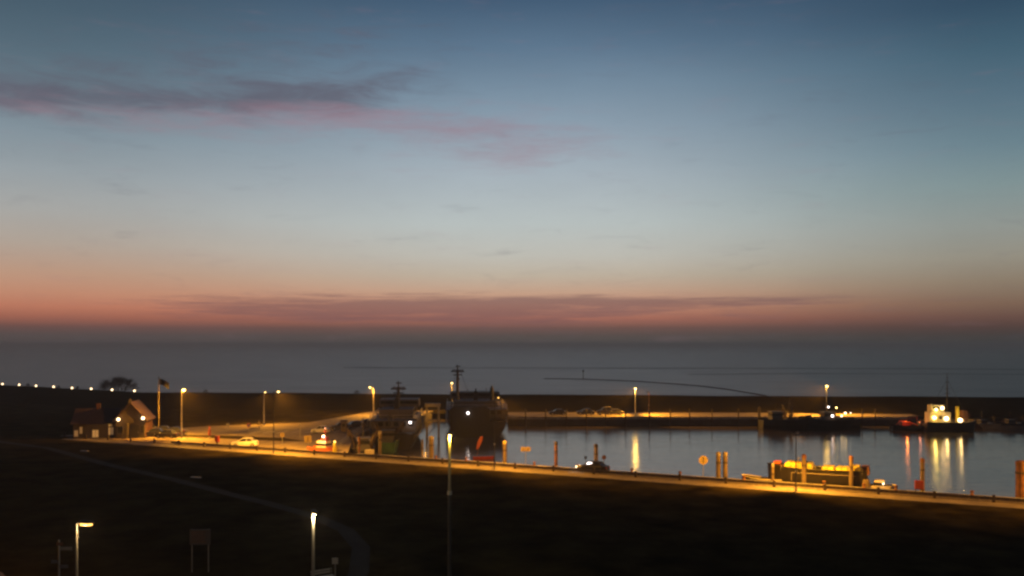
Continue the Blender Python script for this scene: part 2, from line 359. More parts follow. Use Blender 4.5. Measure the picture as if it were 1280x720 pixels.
# yard on the left, behind the road
sheet('yard', [RP(-88, 5.9), RP(-31.5, 5.9), (-28.6, 160), (-28.6, 178), (-30, 186), (-44, 192), (-62, 184), (-76, 172), (-84, 164)], G + .004, 'asphalt')
ln = MB()
for k in range(9):
    x0 = -50 + k * 2.6; ln.prism([(x0, 168 + .5 * k), (x0 + .12, 168 + .5 * k), (x0 + .9, 172.5 + .5 * k), (x0 + .78, 172.5 + .5 * k)], G + .006, G + .009)
struct('bay_lines', ln, 'line')
p0 = [RP(u_, 3.52) for u_ in (-80, -36)]; p1 = [RP(u_, 3.64) for u_ in (-36, -80)]; mb = MB(); mb.prism(p0 + p1, G + .006, G + .009); struct('edge_line', mb, 'line')
sheet('island_verge', [(-62, 162), (-50, 158.5), (-40, 155), (-36, 155.5), (-41, 160), (-52, 164.5), (-62, 166)], G + .010, 'grass')
# quay road on the far side
sheet('far_quay_road', [(-1, QF + .5), (91.8, QF + .5), (96.5, 211.3), (96.5, 218), (-1, 221)], G + .004, 'slab')
cp = MB()
for k in range(46): cp.box(-1 + k * 2.02 + .01, -1 + (k + 1) * 2.02 - .01, QF - .06, QF + .5, G - .5, G + .12)
struct('far_quay_coping', cp, 'concrete')
sheet('left_quay_apron', [(-28.6, 178), (-22.1, 196), (-20.1, 226), (-34, 228), (-44, 192), (-30, 186)], G + .008, 'slab')
# path curving through the dark grass
pp = [(-100, 162), (-76, 145), (-58, 126), (-42, 110.8), (-33, 101.5), (-26, 94.5), (-19.5, 87.5), (-15.2, 81), (-12.6, 74), (-11.4, 66), (-11, 50), (-11, 20)]
mb = MB(); vs = []
for i, p in enumerate(pp):
    a = Vector(pp[max(0, i - 1)]); b = Vector(pp[min(len(pp) - 1, i + 1)]); n = (b - a).normalized(); n = Vector((-n.y, n.x)) * .75
    vs += [(p[0] + n.x, p[1] + n.y, G + .006), (p[0] - n.x, p[1] - n.y, G + .006)]
mb.add(vs, [(2 * i, 2 * i + 1, 2 * i + 3, 2 * i + 2) for i in range(len(pp) - 1)]); struct('path', mb, 'path')
sheet('near_square', [(-70, 76), (-48, 72), (-38, 66), (-28, 54), (-70, 40)], G + .004, 'paving')
# low mole at the harbour mouth
mb = MB(); rows = []
for i in range(41):
    x = 104 + i * 3.5; yb = 199 - i * .9; w = 3 + .5 * math.sin(i * 1.3)
    rows.append([(x, yb + a * w + random.uniform(-.3, .3), z + random.uniform(-.15, .15)) for a, z in ((-1.5, .4), (-1, 1.5), (-.4, 2.1), (.4, 2.1), (1, 1.4), (1.5, .4))])
mb.loft(rows, close=False); struct('mole', mb, 'rock')
# training dam and bars on the flats
def dam(name, pts, w, h):
    mb = MB(); rows = []; P = []
    for (x, y), (x2, y2) in zip(pts, pts[1:]):
        for k in range(8): P.append((x + (x2 - x) * k / 8, y + (y2 - y) * k / 8))
    for (x, y) in P:
        D = (CZ - WZ) * F / (y - HY); X_ = gx(x, D)
        rows.append([(X_, D + a * w, WZ + z + random.uniform(-.05, .05)) for a, z in ((-1, -.3), (-.5, h * .8), (0, h), (.5, h * .8), (1, -.3))])
    mb.loft(rows, close=False); struct(name, mb, 'rock')
dam('training_dam', [(680, 473.6), (730, 474.2), (800, 477.2), (870, 482.2), (910, 487.2), (950, 494), (975, 499)], 1.2, .38)
dam('sand_bar', [(430, 459.6), (700, 460.2), (900, 460.4), (1150, 461), (1400, 463)], 10, .2)
dam('mud_bar', [(860, 468), (1000, 467), (1180, 467.5), (1400, 469)], 6, .12)

# haze: one closed box of even air
hz = MB(); hz.box(-5000, 5000, -300, 9000, -6, 26)
hm = bpy.data.materials.new('haze'); hm.use_nodes = True; t = hm.node_tree; t.nodes.clear()
pv = t.nodes.new('ShaderNodeVolumePrincipled'); pv.inputs['Color'].default_value = (.99, .86, .78, 1); pv.inputs['Density'].default_value = .0004; pv.inputs['Anisotropy'].default_value = 0.55
ou = t.nodes.new('ShaderNodeOutputMaterial'); t.links.new(pv.outputs[0], ou.inputs['Volume'])
ho = obj('haze', hz, hm); ho['kind'] = 'stuff'

# ------------------------------------------------------------------ barrier posts along the road
PG = 'dark posts in a row along the grass side of the road'
xs_post = []
for k in range(-17, 14):
    X0 = 5.54 + k * 5.13; xs_post.append((X0, 121.0 - .5 * X0))
mb = MB(); mb.box(-.16, .16, -.11, .11, -.2, .82, taper=.01)
firstp = None
for i, (a, b) in enumerate(xs_post):
    pxx = 640 + F * a / b
    if pxx < 60 or pxx > 1300: continue
    lab = 'short dark timber post on the grass side of the lit harbour road'
    loc = (a, b, G)
    if firstp is None:
        firstp = obj('barrier_post', mb, 'darkwood', loc=loc, rz=RA, bevel=.02); tag(firstp, lab, 'post', PG)
    else:
        c = firstp.copy(); c.location = loc; COL.objects.link(c)
mb = MB()
for k in range(-66, 80): mb.box(k + .01, k + .99, -.07, .07, .22, .58)
rl = obj('barrier_rail', mb, 'darkwood', loc=(*RP(0, 2.98), G), rz=RA); tag(rl, 'long low timber rail running behind the dark posts beside the lit road', 'rail')

# ------------------------------------------------------------------ street lamps
def lamp(label, x, D, ztop, power, col=SOD, lens='e_sod', rz=0, arm=1.0, polemat='pole', r0=.10, lr=.20, group=None, base=G, joint=False, X=None, drop=.0, name='street_lamp', lrad=.12, spot=0, jz=.35, tilt=0, bat=0, glint=0, lowmat=None, flat=False):
    X_ = gx(x, D) if X is None else X; h = ztop - base
    t = thing(name, label, 'street lamp', (X_, D, base), rz, group)
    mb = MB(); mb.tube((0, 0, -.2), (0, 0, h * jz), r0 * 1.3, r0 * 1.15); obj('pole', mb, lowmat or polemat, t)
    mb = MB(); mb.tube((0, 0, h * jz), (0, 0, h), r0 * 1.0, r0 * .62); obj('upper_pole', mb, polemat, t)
    mb = MB(); mb.tube((0, 0, 0), (0, 0, .45), r0 * 1.7, r0 * 1.6); obj('base_sleeve', mb, 'steel', t)
    mb = MB(); mb.tube((0, 0, h * jz - .12), (0, 0, h * jz + .12), r0 * 1.55, r0 * 1.45); obj('collar', mb, 'steel', t)
    if arm:
        mb = MB(); mb.path([(0, 0, h - .05), (arm * .5, 0, h + .06), (arm, 0, h + .08)], r0 * .5); obj('arm', mb, polemat, t)
    mb = MB(); mb.loft([[(arm - .35 + q * .9, w * a, h + .02 + z * hh) for a, z in ((-1, 0), (-.7, .8), (0, 1), (.7, .8), (1, 0))] for q, w, hh in ((0, .08, .08), (.25, .17, .17), (.7, .17, .15), (1, .06, .06))]); obj('lamp_head', mb, 'darkpole', t)
    mb = MB(); (mb.box(arm - .22, arm + .36, -.12, .12, h - .1, h + .02) if flat else mb.ball((arm + .08, 0, h - .06 - drop), lr, .75)); ln_ = obj('lens', mb, lens, t, smooth=True)
    lo_ = light(t, (arm + .08, 0, h - .30 - drop), power, col, lrad)
    if glint: light(t, (arm + .08, 0, h - .3), glint, SODY, .35)  # extra point light added at the lens for its streak in the water
    if spot:
        d = bpy.data.lights.new('bulb', 'SPOT'); d.energy = power; d.color = col; d.shadow_soft_size = lrad; d.spot_size = R(spot); d.spot_blend = .35
        lo_.data = d; lo_.rotation_euler = (0, -R(tilt), 0)
        if bat:      # batwing optics: two beams thrown along the road
            for k, sg in enumerate((-1, 1)):
                b_ = lo_ if k == 0 else bpy.data.objects.new('bulb', d)
                if k: COL.objects.link(b_); b_.location = lo_.location; b_.parent = t
                q = Vector((math.sin(R(tilt)), sg * math.tan(R(bat)), -1)).normalized()
                b_.rotation_mode = 'QUATERNION'; b_.rotation_quaternion = q.to_track_quat('-Z', 'Y')
            d.spot_size = R(124); d.spot_blend = .9
    return t
RG = 'tall sodium lamps along the harbour road'
lamp('tall bright sodium lamp beside the parked cars near the brick house', 227, 159.6, 11.8, 44000, SOD, 'e_sodw', rz=math.atan2(.8944, .4472), arm=.35, lr=.30, spot=165, tilt=8, bat=44)
light(bpy.data.objects['street_lamp'], (.3, -.3, 8.4), 500, SOD, .08)  # extra light added under the head to brighten the pole
lamp('lit sodium lamp, left one of the close pair over the yard', 330, 186, 9.9, 11000, SOD, 'e_sodw', rz=R(90), arm=.8, lr=.15, spot=160)
p = RX(342, 1.2); lamp('lit sodium lamp, right one of the close pair, on a long thin pole', 342, p[1], 12.6, 36000, SOD, 'e_sodw', spot=150, tilt=13, bat=44, X=p[0], rz=math.atan2(.8944, .4472), arm=1.0, polemat='darkpole', r0=.085, lr=.17)
lamp('small sodium lamp standing alone above the dike top left of the ferries', 467, 212, 9.7, 11000, SOD, 'e_sodw', rz=R(180), arm=.8, lr=.24, spot=160)
lamp('sodium lamp shining just left of the tall ferry mast', 565, 222, 10.3, 20000, SOD, 'e_sodw', rz=R(-90), arm=.3, lr=.26, spot=160, bat=58)
p = RX(618, 1.2); lamp('dim orange lamp on a long thin dark pole in front of the basin', 618, p[1], 12.7, 22000, SOD, 'e_sod', spot=150, tilt=13, bat=44, X=p[0], rz=math.atan2(.8944, .4472), arm=1.1, polemat='darkpole', r0=.075, lr=.11)
lamp('yellow sodium lamp on the far quay with the long reflection in the water', 794, 213, 9.4, 52000, SOD, 'e_sodw', rz=R(-90), arm=.3, lr=.26, spot=164, bat=63, tilt=3, glint=1000)
lamp('sodium lamp on the far quay rising behind the lit trawler', 1033, 213, zat(482, 213), 56000, SOD, 'e_sodw', rz=R(-90), arm=.3, lr=.28, spot=164, r0=.08, bat=63, tilt=3, glint=350)
lamp('faint reddish lamp on a thin pole just right of the far quay lamp', 811, 222, 7.9, 300, (1, .3, .15), 'e_dimwin', rz=R(180), arm=.2, polemat='rust', r0=.07, lr=.13, spot=140)
p = RX(995, 1.2); lamp('slim dark lamp post in front of the yellow boat, its hood turned down', 995, p[1], 9.6, 20000, SOD, 'e_dimwin', spot=150, tilt=14, bat=42, X=p[0], rz=math.atan2(.8944, .4472), arm=1.0, polemat='darkpole', r0=.075, lr=.05)
p = RP(75, 1.2); lamp('sodium lamp on the harbour road beyond the right edge', 0, p[1], 11.5, 38000, SOD, 'e_sod', spot=150, tilt=13, bat=48, X=p[0], rz=math.atan2(.8944, .4472), polemat='darkpole', r0=.085)
# the near ones, tops of tall posts rising from below the frame
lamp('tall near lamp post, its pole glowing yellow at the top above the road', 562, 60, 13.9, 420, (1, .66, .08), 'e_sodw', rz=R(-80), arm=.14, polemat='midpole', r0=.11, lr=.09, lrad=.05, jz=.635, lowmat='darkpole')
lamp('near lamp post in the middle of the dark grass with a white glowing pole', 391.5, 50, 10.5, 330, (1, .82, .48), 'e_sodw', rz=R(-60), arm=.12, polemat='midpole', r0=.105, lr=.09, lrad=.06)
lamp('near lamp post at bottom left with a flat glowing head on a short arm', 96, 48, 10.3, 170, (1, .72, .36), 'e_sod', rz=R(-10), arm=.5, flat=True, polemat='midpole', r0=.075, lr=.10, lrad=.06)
lamp('sodium lamp over the brick square beyond the left edge', 0, 57, 9.5, 2600, SOD, 'e_sod', X=-46, rz=0, polemat='darkpole')
# promenade lights on the dike
PGp = 'white lights in a row along the dike top'
first = None
for i, (x, y) in enumerate([(3, 480), (24, 481), (45, 482.3), (67, 483.5), (90, 485), (114, 486.1), (140, 487.3), (168, 488.6), (197, 489.7)]):
    D = 13.4 * F / (y - HY)
    if i == 8: continue
    if first is None:
        first = thing('path_light', 'low white path light in the row along the dike top', 'path light', (gx(x, D), D, 5.9), 0, PGp)
        mb = MB(); mb.tube((0, 0, -.3), (0, 0, .5), .06); obj('post', mb, 'darkpole', first)
        mb = MB(); mb.ball((0, 0, .72), .26, .8); obj('globe', mb, 'e_white', first, smooth=True)
        mb = MB(); mb.tube((0, 0, .92), (0, 0, .98), .2, .08); obj('cap', mb, 'darkpole', first)
    else:
        c = copy_tree(first); c.location = (gx(x, D), D, 5.9)

# ------------------------------------------------------------------ brick house
H = thing('brick_house', 'low brick house with a pointed gable and two bright wall lamps', 'house', (gx(163, 160), 160, G), R(13))
mb = MB(); mb.profile([(-2.5, 0), (2.5, 0), (2.5, 3.4), (0, 6.2), (-2.5, 3.4)], 0, 8); mb.box(-9.8, -2.502, 1.2, 8, 0, 2.7); mb.profile([(-9.8, 2.7), (-9.8, 2.71), (-9.6, 2.72), (-2.5, 2.72), (-2.5, 2.7)], 1.2, 8)
obj('wall', mb, 'brickwall', H)
mb = MB()
for sgn in (-1, 1): mb.profile([(sgn * 2.95, 2.95), (0, 6.28), (0, 6.5), (sgn * 3.1, 3.05)], -.35, 8.3)
mb.add([(-10.2, .7, 2.6), (-2.4, .7, 2.6), (-2.4, 4.6, 5.2), (-10.2, 4.6, 5.2), (-10.2, 8.5, 2.6), (-2.4, 8.5, 2.6)], [(0, 1, 2, 3), (3, 2, 5, 4), (0, 3, 4), (1, 5, 2), (0, 4, 5, 1)])
rf = obj('roof', mb, 'roof', H)
mb = MB(); mb.box(-6.6, -6.0, 4.3, 4.9, 4.8, 6.0); mb.box(-6.65, -5.95, 4.25, 4.95, 6.0, 6.1); obj('chimney', mb, 'brickwall', rf)
mb = MB(); mb.box(-.28, .28, -.36, -.04, 6.35, 7.0, taper=.05); mb.tube((0, -.2, 7.0), (0, -.2, 7.35), .05); obj('gable_ornament', mb, 'frame', H)
mb = MB(); mb.box(-.1, 1.5, -.05, 0.0 - .003, 0, 2.4); dr = obj('door', mb, 'black', H)
mb = MB(); mb.box(1.25, 1.4, -.11, -.05, 1.0, 1.1); obj('handle', mb, 'steel', dr)
mb = MB(); mb.box(-.55, -.3, -.5, -.25, 0, 2.6); mb.box(-.6, -.25, -.55, -.2, 2.6, 2.7); obj('porch_post', mb, 'frame', H)
for (x0, x1, z0, z1, mt, y) in ((-9.6, -9.0, .4, 1.5, 'e_dimwin', 1.2), (-8.7, -8.3, .9, 2.1, 'e_dimwin', 1.2), (-6.6, -5.6, .2, 1.5, 'e_win', 1.2), (-3.9, -3.1, .6, 1.9, 'e_win', 1.2), (-3.9, -3.3, 2.1, 2.5, 'e_dimwin', 1.2), (-2.1, -1.3, .9, 2.2, 'glass', 0), (1.8, 2.3, .9, 2.2, 'glass', 0)):
    mb = MB(); mb.box(x0 - .08, x1 + .08, y - .05, y - .003, z0 - .08, z1 + .08); wf = obj('window', mb, 'frame', H)
    mb = MB(); mb.box(x0, (x0 + x1) / 2 - .03, y - .075, y - .05, z0, z1); mb.box((x0 + x1) / 2 + .03, x1, y - .075, y - .05, z0, z1); obj('pane', mb, mt, wf)
for x, z in ((-1.95, 3.45), (2.2, 3.6)):
    mb = MB(); mb.ball((x, -.42, z), .26); mb.v = mb.v; lo = obj('wall_lamp', mb, 'e_white', H, smooth=True)
    mb = MB(); mb.tube((x, -.3, z + .2), (x, 0, z + .35), .04); obj('bracket', mb, 'darkpole', lo)
    light(H, (x, -.75, z), 6, (1, .62, .3), .2)
light(H, (-3.4, .75, 2.6), 5, SODY, .1); light(H, (-6.0, .6, 2.4), 2, SODY, .1)
mb = MB(); mb.ball((-3.4, 1.0, 3.0 - .5), .08); obj('eaves_lamp', mb, 'e_dimwin', H)

# flagpole
Fp = thing('flagpole', 'pale flagpole with a dark flag beside the brick house', 'flagpole', (gx(198.5, 163), 163, G))
mb = MB(); mb.tube((0, 0, -.2), (0, 0, 10.9), .11, .055); mb.ball((0, 0, 10.95), .11); obj('pole', mb, 'frame', Fp)
mb = MB(); vs = []
for i in range(9):
    for j in range(4): vs.append((.08 + i * .22, .12 * math.sin(i * .9 + j * .3), 10.6 - j * .36 - .015 * i * i * (1 if j else .8)))
mb.add(vs, [(i * 4 + j, (i + 1) * 4 + j, (i + 1) * 4 + j + 1, i * 4 + j + 1) for i in range(8) for j in range(3)]); obj('flag', mb, 'black', Fp)

# ------------------------------------------------------------------ cars
def make_car(name, label, cat, loc, rz, paint, lights=False, estate=False, group=None):
    t = thing(name, label, cat, loc, rz, group)
    hw = .86; secs = []
    P = [(-2.12, .34, .62), (-2.02, .26, .78), (-1.3, .24, .92), (-.6, .24, .95), (.6, .24, .96), (1.6, .24, .98), (2.05, .27, .94), (2.14, .36, .70)]
    for x, zb, zt in P:
        w = hw - (.12 if abs(x) > 2.0 else 0) - (.05 if abs(x) > 1.9 else 0)
        secs.append([(x, -w + .04, zb), (x, -w, zb + .15), (x, -w, zt - .14), (x, -w + .10, zt), (x, w - .10, zt), (x, w, zt - .14), (x, w, zb + .15), (x, w - .04, zb)])
    mb = MB(); mb.loft(secs)
    rear = 1.95 if estate else 1.45
    mb.loft([[(-.30, -.60, 1.42), (-.30, .60, 1.42), (-.30, .60, 1.45), (-.30, -.60, 1.45)], [(.3, -.63, 1.44), (.3, .63, 1.44), (.3, .63, 1.50), (.3, -.63, 1.50)], [(rear - .4, -.60, 1.40), (rear - .4, .60, 1.40), (rear - .4, .60, 1.46), (rear - .4, -.60, 1.46)]])
    for sy in (-1, 1):
        for a, b in (((-1.1, .93), (-.30, 1.43)), ((.35, .95), (.35, 1.45)), ((rear, .96), (rear - .4, 1.42))):
            mb.tube((a[0], sy * .76, a[1]), (b[0], sy * .61, b[1]), .045, n=6)
    b = obj('body', mb, paint, t, bevel=0)
    mb = MB(); mb.loft([[(x0, -wy, z0), (x0, wy, z0), (x1, wy2, z1), (x1, -wy2, z1)] for x0, wy, z0, x1, wy2, z1 in ((-1.08, .755, .93, -.32, .60, 1.42), (rear - .02, .755, .95, rear - .42, .59, 1.41))])
    obj('windows', mb, 'glass', t)
    for sx in (-1.32, 1.32):
        for sy in (-1, 1):
            mb = MB(); mb.tube((sx, sy * .66, .32), (sx, sy * .875, .32), .32, n=16); w = obj('wheel', mb, 'tyre', t)
            mb = MB(); mb.tube((sx, sy * .876, .32), (sx, sy * .89, .32), .19, n=10); obj('rim', mb, 'chrome', w)
    for sy in (-1, 1):
        mb = MB(); mb.box(-2.13, -2.0, sy * .62 - .14, sy * .62 + .14, .62, .76); obj('headlight', mb, 'e_white' if lights else 'chrome', t)
        mb = MB(); mb.box(2.05, 2.15, sy * .64 - .11, sy * .64 + .11, .66, .86); obj('tail_light', mb, 'red', t)
        mb = MB(); mb.box(-.98, -.82, sy * .90 - .08, sy * .90 + .08, .93, 1.05); obj('mirror', mb, paint, t)
    return t
cp_ = RX(741, 4.6)
nc = make_car('moving_car', 'dark car on the harbour road with its headlights on, front to the left', 'car', cp_, RA, 'black', True)
for sy in (-.6, .6): light(nc, (-2.35, sy, .68), 40, (1, .92, .8), .06)
light(nc, (-.1, -.2, 1.25), 14, (1, .9, .78), .1, 'cabin_fill')  # fill light added inside the car to back up the white gleam
wl = MB(); wl.add([(-.62, -.700, 1.12), (.12, -.665, 1.14), (.12, -.645, 1.34), (-.4, -.655, 1.34)], [(0, 1, 2, 3)]); obj('white_glow_pane', wl, 'e_pinkw', nc)  # emissive pane paints the white gleam on the side of the car
c1 = make_car('parked_car', 'white parked car standing alone on the yard beside the road', 'car', RX(306, 6.0), R(8), 'white', group='parked cars')
dup(c1, (gx(401, 169), 169, G), R(-4), 'pale car parked on the yard behind the signs, above the service boat', None, (.82, .9, .95))
carX = [(178, 166, 30, 'black', 'dark car at the left end of the row beside the brick house'), (193, 163, 10, 'navy', 'dark blue car parked in front of the pale flagpole'), (209, 160.5, -8, 'black', 'black car at the right end of the row beside the tall lamp'),
        (184, 171, 24, 'grey', 'grey car half hidden behind the dark car by the brick house'), (202, 168, 14, 'black', 'black car in the second row right of the flagpole'), (217, 166, 4, 'navy', 'dark car tucked behind the tall bright lamp pole'), (426, 176, 15, 'grey', 'grey car, leftmost of the group parked by the ferries'), (443, 179, 20, 'black', 'dark car with a pale roof glint, second in the group by the ferries'), (457, 183, 25, 'navy', 'dark car behind the pale cabinet near the ferries'), (478, 190, 20, 'grey', 'grey car parked behind the tan van'), (489, 193, 18, 'black', 'farthest dark car, right of the tan van beside the first ferry')]
for x, D, a, paint, lab in carX: dup(c1, (gx(x, D), D, G), R(a), lab, paint)
dup(c1, (gx(697, 212), 212, G), R(4), 'dark car, left one on the far quay road', 'black'); dup(c1, (gx(732, 213), 213, G), R(0), 'low dark car in the middle of the far quay road', 'navy')
dup(c1, (gx(768, 212), 212, G), R(2), 'dark car at the right, nearest the far quay lamp', 'black')
wv = make_car('parked_van', 'dark van with a white rear parked left of the far quay lamp', 'van', (gx(756, 212), 212, G), R(0), 'grey', estate=True, group='parked cars'); wv.scale = (.9, 1, 1.3)
tv = make_car('delivery_van', 'tan box van parked on the quay left of the first ferry', 'van', (gx(479, 184), 184, G), R(15), 'cream', estate=True); tv.scale = (.8, 1, 1)
mb = MB(); mb.box(-.6, 2.2, -.85, .85, .9, 2.0); obj('cargo_box', mb, 'cream', tv, bevel=.05); mb = MB(); mb.box(.9, 1.5, -.88, -.853, 1.2, 1.7); obj('side_mark', mb, 'signred', tv)

# ------------------------------------------------------------------ mooring piles
def pile(label, loc, ztop, r=.28, mat='timber', group='mooring piles along the near quay', capm='cap'):
    t = thing('mooring_pile', label, 'pile', loc, random.uniform(0, 6), group)
    h = ztop - loc[2]
    mb = MB(); mb.lathe([(r * 1.08, -2), (r * 1.04, h * .4), (r, h * .7), (r * .97, h - .1), (r * .8, h)], n=14); obj('shaft', mb, mat, t)
    mb = MB(); mb.lathe([(r * 1.06, h - .34), (r * 1.06, h - .02), (r * .7, h + .12), (r * .1, h + .16)]); obj('cap', mb, capm, t)
    mb = MB(); mb.lathe([(r * 1.09, h - 1.35), (r * 1.12, h - 1.3), (r * 1.12, h - 1.15), (r * 1.09, h - 1.1)]); obj('band', mb, 'darkwood', t)
    return t
for x, y, r, mat, cm, lab in ((449, 547, .16, 'rust', 'rust', 'brown mooring pile, leftmost, before the dark cutters'), (475, 540, .22, 'timber', 'cap', 'pale mooring pile in front of the first ferry'), (528, 550, .14, 'timber', 'darkwood', 'thin pile just left of the thick one before the ferry'),
    (539, 546, .38, 'timber', 'cap', 'thick brown mooring pile left of the tall near lamp'), (631, 552, .27, 'timber', 'signyel', 'mooring pile with a bright yellow top right of the thin lamp pole'), (695, 553, .24, 'rust', 'darkwood', 'rusty dark-topped pile standing alone left of the moving car'),
    (745, 556, .27, 'timber', 'darkwood', 'dark-topped pile directly behind the moving car'), (898, 566, .30, 'timber', 'cap', 'left pile of the close pair near the round sign'), (906.5, 566, .30, 'timber', 'cap', 'right pile of the close pair near the round sign'),
    (966, 580, .17, 'timber', 'cap', 'short thin pile at the left end of the yellow boat'), (1005, 569, .27, 'timber', 'rust', 'mooring pile against the middle of the yellow boat'), (1064, 571, .23, 'timber', 'rust', 'mooring pile near the right end of the yellow boat'),
    (1153, 574, .24, 'timber', 'rust', 'mooring pile beside the red box on the quay')):
    v = 7.35
    p = RX(x, v, WZ); pile(lab, p, zat(y, p[1]), r, mat, capm=cm)
p = RX(1276, 7.5, WZ); pile('broad rust-red pile at the right edge of the picture', p, zat(577, p[1]), .52, 'rust', capm='rust')
# slender far quay piles
firstd = None
for x, w in ((657, .12), (682, .13), (708, .13), (733, .16), (757, .14), (782, .16), (812, .17), (838, .15), (862, .13), (890, .11), (923, .13), (949, .30), (1078, .14), (1094, .14)):
    D = QF - .5
    if firstd is None:
        mb = MB(); mb.lathe([(.16, -3), (.155, 2), (.14, 3.9), (.05, 4.0)], n=10); firstd = obj('quay_pile', mb, 'darkwood', loc=(gx(x, D), D, WZ)); tag(firstd, 'slender dark pile in the row along the far quay', 'pile', 'dark piles along the far quay')
    else:
        c = firstd.copy(); c.location = (gx(x, D), D, WZ); c.scale = (w / .15, w / .15, 1.0 if w < .3 else 1.12); COL.objects.link(c)
        if w == .30: c['label'] = 'thickest dark pile of the far quay, left of the trawlers'; 

# ------------------------------------------------------------------ boats
def hull_mb(L_, B, z0, z1, sheer=.5, bowf=.35, n=14, stern=.8):
    mb = MB(); rows = []
    for i in range(n + 1):
        s_ = i / n; x = -L_ / 2 + L_ * s_
        w = B / 2 * (stern + (1 - stern) * min(1, s_ * 4)) if s_ < 1 - bowf else B / 2 * math.sqrt(max(0, 1 - ((s_ - (1 - bowf)) / bowf) ** 2.2))
        w = max(w, .04); zt = z1 + sheer * max(0, (s_ - .55) / .45) ** 2 + sheer * .3 * max(0, (.3 - s_) / .3) ** 2
        ov = .35 * bowf * max(0, (s_ - .7) / .3) * L_ * .2
        rows.append([(x + ov, -w, zt), (x + ov * .5, -w * .92, (zt + z0) / 2), (x, -w * .7, z0), (x, 0, z0 - .2), (x, w * .7, z0), (x + ov * .5, w * .92, (zt + z0) / 2), (x + ov, w, zt), (x + ov, w - min(w, .10), zt), (x + ov, w - min(w, .10), zt - .45), (x + ov, -w + min(w, .10), zt - .45), (x + ov, -w + min(w, .10), zt)])
    mb.loft(rows); return mb, rows
def strake(rows, dz=0.0, r=.07):
    mb = MB()
    for k in (0, 6):
        mb.path([(q[k][0], q[k][1] * 1.0, q[k][2] + dz) for q in rows], r, 5)
    return mb
def rail(pts, h=.9, r=.025):
    mb = MB(); up = [(a, b, c + h) for a, b, c in pts]; mid = [(a, b, c + h * .5) for a, b, c in pts]
    mb.path(up, r, 5); mb.path(mid, r * .7, 5)
    for a, b in zip(pts, up): mb.tube(a, b, r, n=5)
    return mb
def deck_lamp(t, loc, power, mat='e_white', col=WH, r=.2, off=(0, -.45, -.1), nm='deck_lamp'):
    mb = MB(); mb.ball(loc, r); o = obj(nm, mb, mat, t, smooth=True)
    if power: light(t, (loc[0] + off[0], loc[1] + off[1], loc[2] + off[2]), power, col, .15)
    return o
